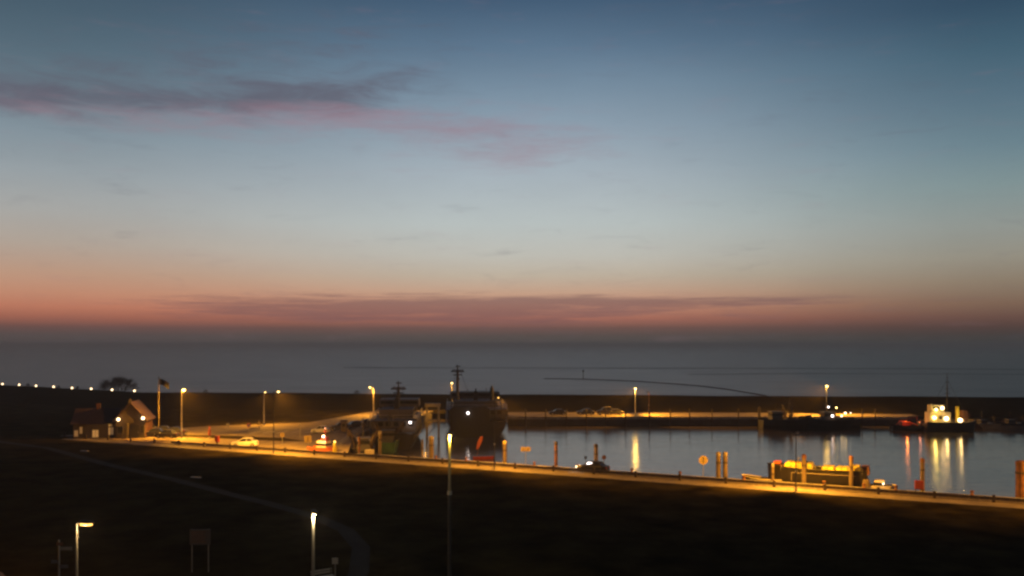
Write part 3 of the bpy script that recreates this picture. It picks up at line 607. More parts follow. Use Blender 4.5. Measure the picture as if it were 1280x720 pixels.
# ferries seen from astern (local +x = bow, pointed away)
def ferry(label, x, D, L_, B, deck, sup, hullm, supm, mast_z, mastx, rz, funnel=True):
    t = thing('ferry', label, 'ferry', (gx(x, D), D, WZ), rz)
    hb, rows = hull_mb(L_, B, -.6, deck, .8, .25, stern=.92); obj('hull', hb, hullm, t)
    obj('rubbing_strake', strake(rows, -.9, .14), 'grey', t)
    z = deck - .45
    mb = MB(); mb.box(-L_ * .36, L_ * .30, -B * .47, B * .47, z, z + 2.2); md = obj('main_deckhouse', mb, supm, t, bevel=.06)
    n = int(L_ * .6 / 1.8)
    mb = MB()
    for sy in (-1, 1):
        for i in range(n):
            xx = -L_ * .34 + i * (L_ * .62 / n); mb.box(xx, xx + 1.0, sy * B * .47 - .02, sy * B * .47 + .02, z + 1.2, z + 2.0)
    for i in range(int(B * .8 / 1.4)):
        yy = -B * .4 + i * 1.4; mb.box(-L_ * .36 - .02, -L_ * .36 + .01, yy, yy + .9, z + 1.2, z + 2.0)
    obj('window_row', mb, 'glass', t)
    mb = MB(); mb.box(-L_ * .36 - .05, -L_ * .36 + .05, -B * .16, B * .16, z + .05, z + .95); obj('stern_door', mb, 'black', t)
    z2 = z + 2.22
    mb = MB(); mb.box(-L_ * .42, L_ * .33, -B * .5, B * .5, z2, z2 + .14); obj('upper_deck', mb, 'grey', t)
    mb = MB(); mb.box(-L_ * .20, L_ * .26, -B * .36, B * .36, z2 + .142, z2 + .142 + sup); obj('upper_deckhouse', mb, supm, t, bevel=.05)
    mb = MB()
    for sy in (-1, 1):
        for i in range(int(n * .6)): mb.box(-L_ * .18 + i * 1.8, -L_ * .18 + i * 1.8 + 1.1, sy * B * .36 - .02, sy * B * .36 + .02, z2 + .9, z2 + 1.6)
    obj('window_row', mb, 'glass', t)
    zt = z2 + .142 + sup
    mb = MB(); mb.box(L_ * .06, L_ * .24, -B * .44, B * .44, zt + .002, zt + 1.4, taper=.12); br = obj('bridge', mb, supm, t)
    mb = MB(); mb.box(L_ * .058 - .03, L_ * .245, -B * .40, B * .40, zt + .5, zt + 1.1); obj('bridge_windows', mb, 'glass', br)
    pts = [(-L_ * .42 + .1, -B * .48, z2 + .14), (-L_ * .42 + .1, 0, z2 + .14), (-L_ * .42 + .1, B * .48, z2 + .14)]
    side = [(-L_ * .42 + .1 + k * 1.6, -B * .48, z2 + .14) for k in range(int(L_ * .7 / 1.6))]
    obj('railing', rail(side[::-1] + pts[1:] + [(a, -b, c) for a, b, c in side[1:]], 1.0, .03), 'white', t)
    if funnel:
        mb = MB(); mb.loft([[(-L_ * .12 + a * f_, yy + b * f_, z_) for a, b in ((-.8, -.5), (.8, -.5), (.8, .5), (-.8, .5))] for yy in (0,) for z_, f_ in ((zt - .2, 1.0), (zt + 1.5, .85), (zt + 2.0, .8))]); fn = obj('funnel', mb, 'black', t)
        mb = MB(); mb.tube((-L_ * .12 - .2, 0, zt + 2.0), (-L_ * .12 - .3, 0, zt + 2.6), .14); obj('exhaust', mb, 'black', fn)
    # mast
    mz = mast_z - WZ; mx = mastx
    mb = MB(); mb.tube((mx, 0, zt), (mx, 0, mz - 1.2), .36, .26, n=8); mb.tube((mx - 1.2, 0, zt), (mx, 0, mz - 2.2), .08); mb.tube((mx, 0, mz - 1.2), (mx, 0, mz), .12)
    ms = obj('mast', mb, 'darkpole', t)
    mb = MB(); mb.tube((mx, -1.5, mz - 1.5), (mx, 1.5, mz - 1.5), .15); mb.tube((mx, -1.0, mz - 2.3), (mx, 1.0, mz - 2.3), .11); mb.box(mx - .1, mx + .15, -.7, .5, mz - .45, mz - .27); mb.tube((mx, .8, mz - 1.5), (mx, .8, mz - .9), .04, n=4); mb.tube((mx, -1.2, mz - 1.5), (mx, -1.2, mz - 1.0), .04, n=4); mb.box(mx - .2, mx + .2, -.45, .1, mz - 3.4, mz - 3.0)
    obj('yards', mb, 'darkpole', ms); mb = MB(); mb.box(mx - .15, mx + .15, -1.2, 1.2, mz - 1.28, mz - 1.12); obj('radar', mb, 'grey', ms)
    mb = MB()
    for yy in (-.22, .12): mb.tube((mx + 6, yy * B, zt + .5), (mx, yy * 3, mz - 1.4), .02, n=4); mb.tube((mx - 7, yy * B, z2 + .5), (mx, yy * 3, mz - 1.4), .02, n=4)
    obj('stay', mb, 'darkpole', ms)
    for i, sy in enumerate((-1, -1, 1, 1)):
        mb = MB(); mb.tube((-L_ * .33 + (i % 2) * 1.6, sy * B * .42, z2 + .55), (-L_ * .33 + 1.1 + (i % 2) * 1.6, sy * B * .42, z2 + .55), .32, n=12); obj('life_raft', mb, 'white', t)
    for k in range(5):
        mb = MB(); mb.box(-L_ * .30 + k * .1, -L_ * .30 + k * .1 + .45, -B * .28 + k * B * .13, -B * .28 + k * B * .13 + .5, z2 + .15, z2 + .6 + .2 * (k % 2)); obj('deck_box', mb, 'grey', t)
    return t, z2, zt
f1, z2, zt = ferry('smaller grey ferry on the left with a stayed mast and one white stern lamp', 498, 174, 30, 9.0, 3.1, 1.6, 'black', 'offwhite', 12.7, 0, R(93))
deck_lamp(f1, (-11.2, -3.0, 4.6), 14, 'e_pinkw', (1, .85, .75), .22, (-.6, 0, -.2))
f2, z2, zt = ferry('large dark ferry in the middle with a tall mast, funnel and one white stern lamp', 594, 200, 36, 13, 3.4, 1.3, 'black', 'offwhite', 15.4, -2, R(94))
deck_lamp(f2, (-18.95, 2.0, 4.9), 12, 'e_pinkw', (1, .85, .75), .24, (-.7, 0, -.2))
mb = MB(); mb.box(-18.6, -18.2, -2.0, 5.2, 1.0, 6.2); mb.box(-18.2, -17.0, -2.4, -2.0, 1.0, 5.8); mb.box(-18.2, -17.0, 5.2, 5.6, 1.0, 5.8); obj('stern_ramp', mb, 'black', f2)
[c for c in kids(f2) if c.name.startswith('mast')][0].location = (0, 4.0, 0)
mb = MB(); mb.tube((-3, -3.6, zt), (-3, -3.6, zt + 2.7), .45, .4, n=12); mb.tube((-3, -3.6, zt + 2.7), (-3, -3.6, zt + 3.1), .2); obj('vent_funnel', mb, 'black', f2)

for k, (a, b, hh) in enumerate(((-9, -3.2, 2.3), (-5, -4.4, 1.7), (2, -2.6, 2.6), (3, 1.6, 2.2), (-12, 2.6, 1.9), (-14, 4.8, 2.6))):
    mb = MB(); mb.tube((a, b, z2), (a, b, zt + hh), .06, .03, n=5); mb.tube((a, b - .3, zt + hh * .8), (a, b + .3, zt + hh * .8), .03, n=4); obj('antenna', mb, 'darkpole', f2)
for a, b, ll in ((-16, -5.0, 3.6), (-15.5, 5.4, 3.2)):
    mb = MB(); mb.tube((a, b, z2), (a, b, z2 + 2.6), .1, n=6); mb.tube((a, b, z2 + 2.4), (a - ll * .5, b * .5, z2 + 3.4), .07, n=5); mb.tube((a - ll * .5, b * .5, z2 + 3.4), (a - ll * .5, b * .5, z2 + 1.2), .02, n=4); obj('derrick', mb, 'darkpole', f2)
for a, b, hh in ((-6, -2.8, 2.2), (-2, 2.4, 2.6), (-9, 3.3, 1.8)):
    mb = MB(); mb.tube((a, b, 3.0), (a, b, 6.4 + hh), .06, .03, n=5); obj('antenna', mb, 'darkpole', f1)
# link span tower left of big ferry, lit orange
lt = thing('ramp_tower', 'orange lit steel ramp tower at the stern of the large ferry', 'tower', (gx(541, 181), 181, WZ), R(5))
mb = MB()
for a in (-1.2, 1.2):
    for b in (-.6, .6): mb.box(a - .22, a + .22, b - .22, b + .22, -2, 6.2)
obj('column', mb, 'concrete', lt); mb = MB(); mb.box(-1.6, 1.6, -.9, .9, 6.2, 6.9); mb.box(-1.5, 1.5, -.7, .7, 3.2, 3.6); obj('crossbeam', mb, 'concrete', lt)
mb = MB(); mb.path([(-1.2, -.85, 0.3), (1.2, -.85, 3.2), (-1.2, -.85, 6.1)], .08); obj('brace', mb, 'darkpole', lt)
light(lt, (-1.6, -3.2, 4.8), 120, SOD, .2); mb = MB(); mb.ball((0, -1.15, 6.9), .07); obj('work_lamp', mb, 'e_dimwin', lt)

# cutters and trawlers
def cutter(name, label, loc, rz, L_, B, fb, hullm, housem, mast, houseX=-.22, lights=(), booms=True, group=None, hs=1.0):
    t = thing(name, label, 'fishing boat', loc, rz, group)
    hb, rows = hull_mb(L_, B, -.5, fb, .9, .4, stern=.75); obj('hull', hb, hullm, t)
    obj('strake', strake(rows, 0, .06), 'grey', t)
    z = fb - .45; hx = L_ * houseX
    mb = MB(); mb.box(hx - 1.3 * hs, hx + 1.3 * hs, -B * .28, B * .28, z, z + 2.1 * hs, taper=.08); hh = obj('wheelhouse', mb, housem, t, bevel=.03)
    mb = MB(); mb.box(hx - 1.3 * hs + .02, hx + 1.3 * hs - .02, -B * .28 + .02, B * .28 - .02, z + 1.25 * hs, z + 1.75 * hs); wv_ = obj('windows', mb, 'glass', hh); wv_.scale = (1.012, 1.03, 1)
    mb = MB(); mb.box(hx - 1.5 * hs, hx + 1.5 * hs, -B * .32, B * .32, z + 2.1 * hs + .002, z + 2.2 * hs + .002); obj('roof', mb, housem, hh)
    mx = L_ * .08
    mb = MB(); mb.tube((mx, 0, z), (mx, 0, mast), .11, .06, n=8); mb.tube((mx, -.9, mast * .82), (mx, .9, mast * .82), .04); mb.tube((hx, 0, z + 2.2 * hs), (hx, 0, z + 2.2 * hs + 1.8), .04)
    ms = obj('mast', mb, 'darkpole', t)
    mb = MB()
    for q in ((L_ * .46, 0, fb + .6), (-L_ * .46, 0, fb + .2), (mx, -B * .45, fb), (mx, B * .45, fb)): mb.tube((mx, 0, mast * .95), q, .02, n=4)
    obj('rigging', mb, 'rope', ms)
    if booms:
        for sy in (-1, 1):
            mb = MB(); mb.tube((mx, sy * .2, z + .8), (mx - .6, sy * B * .75, mast * .78), .07, .05); mb.tube((mx, 0, mast * .9), (mx - .6, sy * B * .75, mast * .78), .015, n=4); obj('boom', mb, 'darkpole', t)
            mb = MB(); vs = []
            for i in range(7):
                a = i / 6; 
                for j in range(4): vs.append((mx - .4 + .3 * math.sin(j * 2 + i), sy * (B * .2 + a * B * .5), z + .9 + (mast * .78 - z - .9) * a - j * (.7 + .3 * math.sin(i)) * .9))
            mb.add(vs, [(i * 4 + j, i * 4 + j + 1, (i + 1) * 4 + j + 1, (i + 1) * 4 + j) for i in range(6) for j in range(3)]); obj('net', mb, 'rope', t)
    mb = MB(); mb.tube((L_ * .24, -.5, z + .35), (L_ * .24, .5, z + .35), .3, n=10); obj('winch', mb, 'rust', t)
    for i in range(3):
        mb = MB(); mb.box(-.4 + i * .1, .3 + i * .1, -.8 + i * .7, -.3 + i * .7, z, z + .4 + .15 * i); obj('fish_box', mb, 'cream' if i == 1 else 'grey', t)
    for spec in lights: deck_lamp(t, *spec)
    return t
cutter('fishing_cutter', 'dark fishing cutter moored nearest the corner of the left quay', (-25.2, 150, WZ), R(100), 11, 3.8, 1.7, 'black', 'grey', 6.4)
cutter('fishing_cutter', 'second dark cutter with a green hull, behind the pale pile', (-22.2, 160, WZ), R(95), 11, 3.8, 2.0, 'green', 'grey', 6.8)
# trawlers, far quay
D = 198.5
cutter('trawler', 'unlit dark trawler moored left of the lamp-lit one on the far quay', (gx(982, D), D, WZ), R(6), 11.5, 4.2, 2.2, 'black', 'grey', 6.8, houseX=-.2)
tr = cutter('trawler', 'dark trawler with five white deck lamps moored before a quay lamp', (gx(1038, D), D, WZ), R(184), 12.5, 4.4, 2.1, 'black', 'grey', 6.4, houseX=.05, booms=False,
    lights=[((-1.0 + 1.6, .3, 4.9), 6, 'e_pinkw', SODY, .17, (0, .5, 0)), ((-1.2, .4, 4.75), 6, 'e_sodw', SODY, .17, (0, .5, 0)), ((.1, 1.3, 3.0), 14, 'e_pinkw', (1, .5, .2), .23, (0, .5, 0)), ((-2.0, 1.3, 3.0), 8, 'e_white', SODY, .2, (0, .5, 0)), ((-2.9, 1.2, 3.6), 8, 'e_white', SODY, .22, (0, .5, 0))])
deck_lamp(tr, (-4.3, .8, 3.6), 0, 'e_small', WH, .12)
# work ship, brilliantly lit
D = 192
ws = thing('work_ship', 'black-hulled work ship with brilliantly lit yellow deckhouse', 'ship', (gx(1186, D), D, WZ), R(-2))
hb, rows = hull_mb(10.8, 4.2, -.5, 2.2, .35, .22, stern=.85); obj('hull', hb, 'black', ws); obj('strake', strake(rows, 0, .06), 'cream', ws)
def zz(y): return zat(y, D) - WZ
def xx(x): return (x - 1186) / F * D
mb = MB(); mb.box(xx(1159.5), xx(1185), -1.3, 1.3, 1.75, zz(515)); dh = obj('deckhouse', mb, 'cream', ws, bevel=.04)
mb = MB(); mb.box(xx(1162), xx(1178), -1.0, 1.0, zz(515) + .002, zz(506)); wh2 = obj('wheelhouse', mb, 'cream', ws, bevel=.03)
mb = MB(); mb.box(xx(1164), xx(1174), -1.03, 1.03, zz(511.5), zz(508)); obj('windows', mb, 'glass', wh2)
mb = MB()
for k in range(3): mb.box(xx(1165 + 6 * k), xx(1168.5 + 6 * k), -1.33, -1.29, zz(523.5), zz(519))
obj('windows', mb, 'glass', dh)
mb = MB(); mb.box(xx(1195), xx(1198), -.3, .3, 1.75, zz(508)); obj('crane_post', mb, 'yellow', ws)
mb = MB(); mb.box(xx(1201), xx(1208), -.9, .9, 1.75, zz(513), taper=.15); mb.path([(xx(1200), -1.2, 1.8), (xx(1209), -1.2, zz(518)), (xx(1200), -1.2, zz(513))], .04); obj('net_gantry', mb, 'rust', ws)
mb = MB(); mb.tube((xx(1184), 0, 1.75), (xx(1184), 0, zz(480)), .16, .1); mb.tube((xx(1184), 0, zz(480)), (xx(1184), 0, zz(466)), .06, .04)
for yy, w in ((472, .5), (478, .7), (486, .9), (492, 1.1)): mb.tube((xx(1184) - w * .6, 0, zz(yy)), (xx(1184) + w * .6, 0, zz(yy)), .05)
mb.tube((xx(1165), 0, zz(508)), (xx(1184), 0, zz(474)), .03, n=4); mb.tube((xx(1206), 0, zz(516)), (xx(1184), 0, zz(474)), .03, n=4)
obj('mast', mb, 'darkpole', ws)
obj('railing', rail([(xx(1161 + 5.5 * k), -1.95, 2.15) for k in range(10)], .7, .02), 'cream', ws)
for x, y, p_, mt, c, r in ((1164.5, 521.5, 100, 'e_sodw', SODY, .40), (1179, 522.5, 90, 'e_white', (1, .56, .14), .44), (1174, 509.5, 50, 'e_white', (1, .58, .16), .34), (1166.5, 511.5, 40, 'e_sodw', (.9, .7, .08), .30), (1195.8, 524.5, 80, 'e_white', (1, .58, .16), .46), (1161, 505, 3, 'e_dimwin', SODY, .14)):
    deck_lamp(ws, (xx(x), -1.55, zz(y)), p_, mt, c, r, (0, -.55, 0))
light(ws, (xx(1196) + .4, -1.4, zz(515)), 25, SODY, .1)
# low barge with red lamps, left of work ship
bgx = thing('barge', 'low dark barge glowing red at its left end beside the work ship', 'barge', (gx(1141, 194), 194, WZ), R(-3))
hb, rows = hull_mb(9.2, 3.6, -.4, 1.3, .5, .25, stern=.7); obj('hull', hb, 'black', bgx)
mb = MB(); mb.box(-2.6, -.8, -.9, .9, .85, 1.9); mb.tube((.9, 0, .85), (.9, 0, 3.2), .06); mb.tube((.9, 0, 3.2), (-2.2, 0, 2.1), .04); obj('hatch', mb, 'red', bgx)
mb = MB(); mb.box(1.2, 2.0, -.8, .8, .85, 2.1); obj('cabin', mb, 'grey', bgx)
deck_lamp(bgx, (-1.9, -1.1, 2.1), 110, 'e_red', (1, .24, .03), .13, (0, -.9, .3)); deck_lamp(bgx, (1.0, -1.1, 2.0), 26, 'e_red', (1, .3, .15), .10, (0, -.5, .1))
mb = MB(); mb.path([(-4.2, -1.2, 1.2), (-3.2, -1.2, 2.3), (-1.0, -1.2, 1.9), (0.6, -1.2, 1.3)], .10, 6); obj('handrail', mb, 'orange', bgx)
# dark hulls beyond, at the mouth
cutter('moored_boat', 'dark low boat right of the work ship near the harbour mouth', (gx(1238, 200), 200, WZ), R(3), 9, 3.2, 1.1, 'rust', 'grey', 2.9, booms=False, hs=.6)
cutter('moored_boat', 'dark boat cut by the right edge near the harbour mouth', (gx(1274, 197), 197, WZ), R(-3), 9, 3.2, 1.4, 'black', 'grey', 3.2, booms=False, hs=.6)

# ------------------------------------------------------------------ yellow-covered excursion boat at the near quay
u0 = ru(1022, 9.3); c = RP(u0, 9.2)
eb = thing('excursion_boat', 'dark-hulled boat with yellow covered upper deck moored at the near quay', 'boat', (c[0], c[1], WZ), RA + math.pi + R(2)); eb.scale = (.87, .9, 1.0); eb.location.z = WZ + 1.0
hb, rows = hull_mb(13.2, 3.8, -1.5, 2.75, .25, .28, stern=.9); obj('hull', hb, 'navy', eb)
obj('strake', strake(rows, -.02, .07), 'black', eb)
mb = MB(); mb.path([(-5.2, 1.945, 2.22), (3.3, 1.945, 2.22), (3.3, 1.945, 2.0), (3.3, 1.945, 1.2)], .045, 5); obj('white_line', mb, 'cap', eb)
def tarp(x0, x1, h, nm='tarpaulin'):
    mb = MB(); rows_ = []
    for a in (0, .05, .12, .3, .5, .7, .88, .95, 1):
        x = x0 + (x1 - x0) * a; hh = h * (.5 if a in (0, 1) else .93 if a in (.05, .95) else 1) - .03 * math.sin(math.pi * a)
        rows_.append([(x, -1.5, 2.35), (x, -1.46, 2.35 + hh * .86), (x, -1.2, 2.35 + hh), (x, 1.2, 2.35 + hh), (x, 1.46, 2.35 + hh * .86), (x, 1.5, 2.35)])
    mb.loft(rows_); o = obj(nm, mb, 'yellow', eb)
    n = max(2, int((x1 - x0) / .9))
    for k in range(1, n):
        x = x0 + (x1 - x0) * k / n; st = MB(); st.path([(x, -1.53, 2.36), (x, -1.48, 2.37 + h * .86), (x, -1.2, 2.37 + h), (x, 1.2, 2.37 + h), (x, 1.48, 2.37 + h * .86), (x, 1.53, 2.36)], .03, 4); obj('strap', st, 'darkwood', o)
    return o
tarp(.5, 4.4, 1.05); tarp(-2.3, -.7, .72); tarp(-4.1, -2.5, .72); tarp(-5.7, -4.2, .95)
mb = MB(); mb.box(4.9, 6.0, -.9, .9, 2.3, 3.35, taper=.1); cb = obj('cabin', mb, 'orange', eb, bevel=.04); mb = MB(); mb.box(4.95, 5.95, -.88, .88, 2.85, 3.1); obj('windows', mb, 'glass', cb)
mb = MB(); mb.box(-6.9, -5.75, -1.0, 1.0, 2.3, 3.3, taper=.08); cb = obj('cabin', mb, 'rust', eb, bevel=.04); mb = MB(); mb.box(-6.93, -5.9, -.8, .8, 2.8, 3.1); obj('windows', mb, 'glass', cb)
mb = MB(); mb.box(-7.1, -5.9, 1.0, 2.25, .2, 1.9, taper=.2); obj('fender', mb, 'timber', eb, bevel=.12)
obj('railing', rail([(-6 + k * 1.2, 1.75, 2.35) for k in range(10)], .75, .02), 'steel', eb)
mb = MB(); mb.tube((2.6, 0, 2.3), (2.6, 0, 4.0), .05); mb.tube((2.2, 0, 3.8), (3.0, 0, 3.8), .03); obj('mast', mb, 'steel', eb)
# small boats either side
p = RX(957, 8.5, WZ + .75)
db = thing('dinghy', 'low dark open boat with a pale rim left of the yellow-decked boat', 'dinghy', p, RA + math.pi)
hb, rows = hull_mb(5.6, 1.9, -1.0, 1.35, .3, .35); obj('hull', hb, 'black', db); obj('gunwale', strake(rows, .02, .06), 'cream', db)
mb = MB()
for k in (-1.4, 0, 1.3): mb.box(k - .15, k + .15, -.75, .75, 1.15, 1.2)
obj('thwart', mb, 'timber', db); mb = MB(); mb.box(-1.8, -.9, -.55, .55, .95, 1.75, taper=.15); obj('cover', mb, 'grey', db)
p = RX(1099, 8.5, WZ + .6)
mt_ = thing('motorboat', 'small pale motorboat with one white lamp right of the yellow-decked boat', 'motorboat', p, RA)
hb, rows = hull_mb(3.6, 1.7, -.9, 1.6, .2, .3); obj('hull', hb, 'cream', mt_); mb = MB(); mb.box(-.6, .7, -.6, .6, 1.15, 2.2, taper=.1); cb = obj('cabin', mb, 'cream', mt_, bevel=.04)
mb = MB(); mb.box(-.58, .68, -.62, .62, 1.65, 2.0); obj('windows', mb, 'glass', cb)
deck_lamp(mt_, (.5, -.75, 1.9), 8, 'e_white', WH, .09, (0, -.3, .1))
p = RX(604, 9.5, WZ)
rb = thing('rowing_boat', 'small red-orange rowing boat floating before the large ferry', 'rowing boat', (gx(604, 146), 146, WZ), R(5))
hb, rows = hull_mb(3.3, 1.3, -.15, .42, .15, .4); obj('hull', hb, 'red', rb); mb = MB()
for k in (-.6, .5): mb.box(k - .12, k + .12, -.55, .55, .28, .33)
obj('thwart', mb, 'timber', rb)
bu = thing('leaning_marker', 'orange marker leaning out of the water beside the large ferry', 'marker', (gx(594, 152), 152, WZ), 0)
mb = MB(); mb.tube((0, 0, -1.2), (1.2, 0, 3.3), .06, .05); obj('pole', mb, 'rust', bu)
mb = MB(); mb.loft([[(x - w, -.12, z), (x + w, -.12, z), (x + w, .12, z), (x - w, .12, z)] for x, z, w in ((.25, .9, .04), (.5, 1.4, .25), (.8, 2.3, .36), (1.1, 3.1, .2))]); obj('pennant', mb, 'orange', bu)
light(bu, (.4, -1.0, 3.4), 30, SOD, .1)
# rescue boat at the corner
p = RX(404, 8.2, WZ)
sb = thing('service_boat', 'small red and pale service boat with a white lamp at the quay corner', 'boat', RX(404, 8.1, G - 1.5), RA)
sb.location = (sb.location[0], sb.location[1], WZ)
M_ = MB()
hb, rows = hull_mb(5.2, 2.2, -.3, 2.5, .2, .35); obj('hull', hb, 'orange', sb)
mb = MB(); mb.box(-.9, 1.2, -.8, .8, 2.05, 3.5, taper=.12); cb = obj('cabin', mb, 'cream', sb, bevel=.05); mb = MB(); mb.box(-.85, 1.15, -.78, .78, 2.8, 3.15); obj('windows', mb, 'glass', cb)
mb = MB(); mb.box(-.2, .9, -.5, .5, 3.502, 4.1, taper=.15); obj('flybridge', mb, 'red', sb)
mb = MB(); mb.tube((.4, 0, 4.1), (.4, 0, 5.4), .05); mb.tube((0, 0, 5.0), (.8, 0, 5.0), .03); obj('mast', mb, 'red', sb)
deck_lamp(sb, (.55, -.6, 4.3), 130, 'e_white', WH, .19, (0, -.7, 0)); deck_lamp(sb, (.4, 0, 5.5), 5, 'e_red', (1, .3, .2), .09, (0, -.3, 0))

# ------------------------------------------------------------------ signs and small furniture
def sign(label, loc, h, shape, size, mat, name='road_sign', n=1, rz=0, postm='steel', inner=None):
    t = thing(name, label, 'sign', loc, rz)
    mb = MB(); mb.tube((0, 0, -.2), (0, 0, h), .04); obj('post', mb, postm, t)
    for k in range(n):
        xo = (k - (n - 1) / 2) * size * 1.15; mb = MB()
        if shape == 'round': mb.tube((xo, -.045, h - size / 2), (xo, -.075, h - size / 2), size / 2, n=20)
        elif shape == 'tri': mb.profile([(xo - size / 2, h - size), (xo + size / 2, h - size), (xo, h)], -.075, -.045)
        else: mb.box(xo - size / 2, xo + size / 2, -.075, -.045, h - size, h)
        pl = obj('panel', mb, mat, t)
        if inner:
            mb = MB()
            if inner == 'bar': mb.box(xo - .06, xo + .06, -.085, -.076, h - size * .8, h - size * .2)
            if inner == 'ring': mb.tube((xo, -.077, h - size / 2), (xo, -.085, h - size / 2), size * .32, n=20)
            obj('marking', mb, 'darkwood' if inner == 'bar' else 'blue', pl)
    return t
def at(x, D, z=G): return (gx(x, D), D, z)
sign('two pale square signs side by side on a post at the quay edge', RX(657, 5.7), 2.7, 'sq', .62, 'signyel', n=2, inner='bar')
sign('round pale sign with a dark bar on a post left of the paired piles', RX(879, 5.7), 2.9, 'round', 1.15, 'signyel', inner='bar')
sign('small dark sign left of the pile behind the moving car', RX(732, 5.7), 1.9, 'sq', .34, 'black', postm='darkpole')
sign('dark round sign right of the pile behind the moving car', RX(755, 5.7), 2.2, 'round', .6, 'rust', postm='darkpole')
sign('yellow square notice on a broad post beside the road near the service boat', RX(385, 4.9), 2.6, 'sq', 1.1, 'signyel', inner='bar')
sign('white sign above the bright yard, left of the yellow notice pair', at(285, 172), 1.6, 'sq', .55, 'signwhite')
sign('tall pale sign near the twin lamps on the grass', at(324, 176), 1.9, 'tri', .95, 'signyel')
sign('round red-rimmed sign on the yard edge below the twin lamps', at(311, 167), 2.1, 'round', .8, 'signred', inner='ring')
sign('small white sign just right of the tall bright lamp', at(234, 158), 1.8, 'round', .42, 'signwhite')
sign('short grey marker sign beside the white parked car', at(353, 150), 2.0, 'sq', .7, 'timber')
sign('thin pale marker post on the yard left of the pale car', at(375, 160), 2.6, 'sq', .3, 'signwhite')
rbx = thing('post_box', 'dark red box on a post left of the white parked car', 'box', RX(271.5, 4.4), RA)
mb = MB(); mb.box(-.35, .35, -.25, .25, .75, 1.75); obj('body', mb, 'red', rbx, bevel=.05); mb = MB(); mb.box(-.08, .08, -.08, .08, -.1, .75); obj('post', mb, 'darkpole', rbx); mb = MB(); mb.box(-.25, .25, -.27, -.252, 1.45, 1.52); obj('slot', mb, 'black', rbx)
ub = thing('parasol', 'closed pinkish parasol standing at the yard edge beside the red box', 'parasol', at(262, 160))
mb = MB(); mb.tube((0, 0, 0), (0, 0, 2.3), .03); obj('pole', mb, 'steel', ub); mb = MB(); mb.lathe([(.30, .5), (.26, .9), (.2, 1.6), (.05, 2.25)]); obj('cloth', mb, 'signred', ub); mb = MB(); mb.lathe([(.35, 0), (.35, .1), (.1, .16)]); obj('base', mb, 'concrete', ub)
p = RX(1149, 5.7)
rb2 = thing('lifebuoy_box', 'deep red lifebuoy box on the quay at the foot of a pile', 'box', p, RA)
mb = MB(); mb.box(-.48, .48, -.3, .3, .45, 1.45); obj('body', mb, 'red', rb2, bevel=.06); mb = MB(); mb.box(-.40, .40, -.325, -.302, .55, 1.35); obj('door', mb, 'signred', rb2)
for sx in (-.38, .38):
    mb = MB(); mb.box(sx - .05, sx + .05, -.2, .2, 0, .45); obj('leg', mb, 'darkpole', rb2)
# pillars, crates
pc = thing('fuel_pillar', 'pale yellow supply pillar on the quay right of the service boat', 'pillar', RX(418.5, 5.2), RA)
mb = MB(); mb.lathe([(.32, 0), (.30, .6), (.2, 1.5), (.16, 1.7)]); obj('body', mb, 'yellow', pc); mb = MB(); mb.ball((0, 0, 1.85), .16); obj('lamp', mb, 'e_sod', pc); light(pc, (0, -.6, 1.9), 12, SODY, .08)
cx = thing('crate', 'pale crate on the quay edge in front of the dark cutters', 'crate', RX(462, 6.2, G + .1), RA)
mb = MB(); mb.box(-.62, .62, -.4, .4, .1, .72); obj('body', mb, 'cream', cx, bevel=.03); mb = MB()
for k in (-.5, 0, .5): mb.box(k - .06, k + .06, -.4, .4, 0, .1)
obj('runner', mb, 'timber', cx)
cb_ = thing('cabinet', 'tall pale cabinet among the parked cars by the ferries', 'cabinet', at(461, 178))
mb = MB(); mb.box(-.3, .3, -.25, .25, 0, 1.75); obj('body', mb, 'cream', cb_, bevel=.04); mb = MB(); mb.box(-.25, .25, -.27, -.252, .1, 1.6); obj('door', mb, 'offwhite', cb_)
cb_ = thing('kiosk', 'small dull kiosk left of the cars parked by the ferries', 'kiosk', at(430, 172))
mb = MB(); mb.box(-.5, .5, -.5, .5, 0, 2.0); obj('wall', mb, 'timber', cb_); mb = MB(); mb.box(-.65, .65, -.65, .65, 2.002, 2.2, taper=.1); obj('roof', mb, 'darkwood', cb_); mb = MB(); mb.box(-.3, .3, -.53, -.502, 1.0, 1.6); obj('hatch', mb, 'glass', cb_)
rlx = thing('quay_railing', 'steel railing along the left quay before the dark cutters', 'railing', (-28.2, 141.8, G), 0)
for k in range(16):
    mb = MB(); mb.tube((-.09 * k, k * 2.2, 0), (-.09 * k, k * 2.2, 1.0), .04, n=6); obj('post', mb, 'steel', rlx)
mb = MB(); mb.tube((0, 0, 1.0), (-1.35, 33, 1.0), .035, n=6); mb.tube((0, 0, .55), (-1.35, 33, .55), .025, n=6); obj('rail', mb, 'steel', rlx)
# bollards on coping
mb = MB(); mb.lathe([(.2, 0), (.16, .1), (.14, .3), (.24, .38), (.24, .46), (.1, .52)], n=12); fb_ = None
for x in (545, 583, 668, 722, 790, 850, 930, 1030, 1080, 1120, 1215):
    p = RX(x, 6.4, G + .1)
    if fb_ is None: fb_ = obj('mooring_bollard', mb, 'rust', loc=p); tag(fb_, 'low rusty mooring bollard on the concrete edge of the near quay', 'bollard', 'mooring bollards on the near quay')
    else: c = fb_.copy(); c.location = p; COL.objects.link(c)
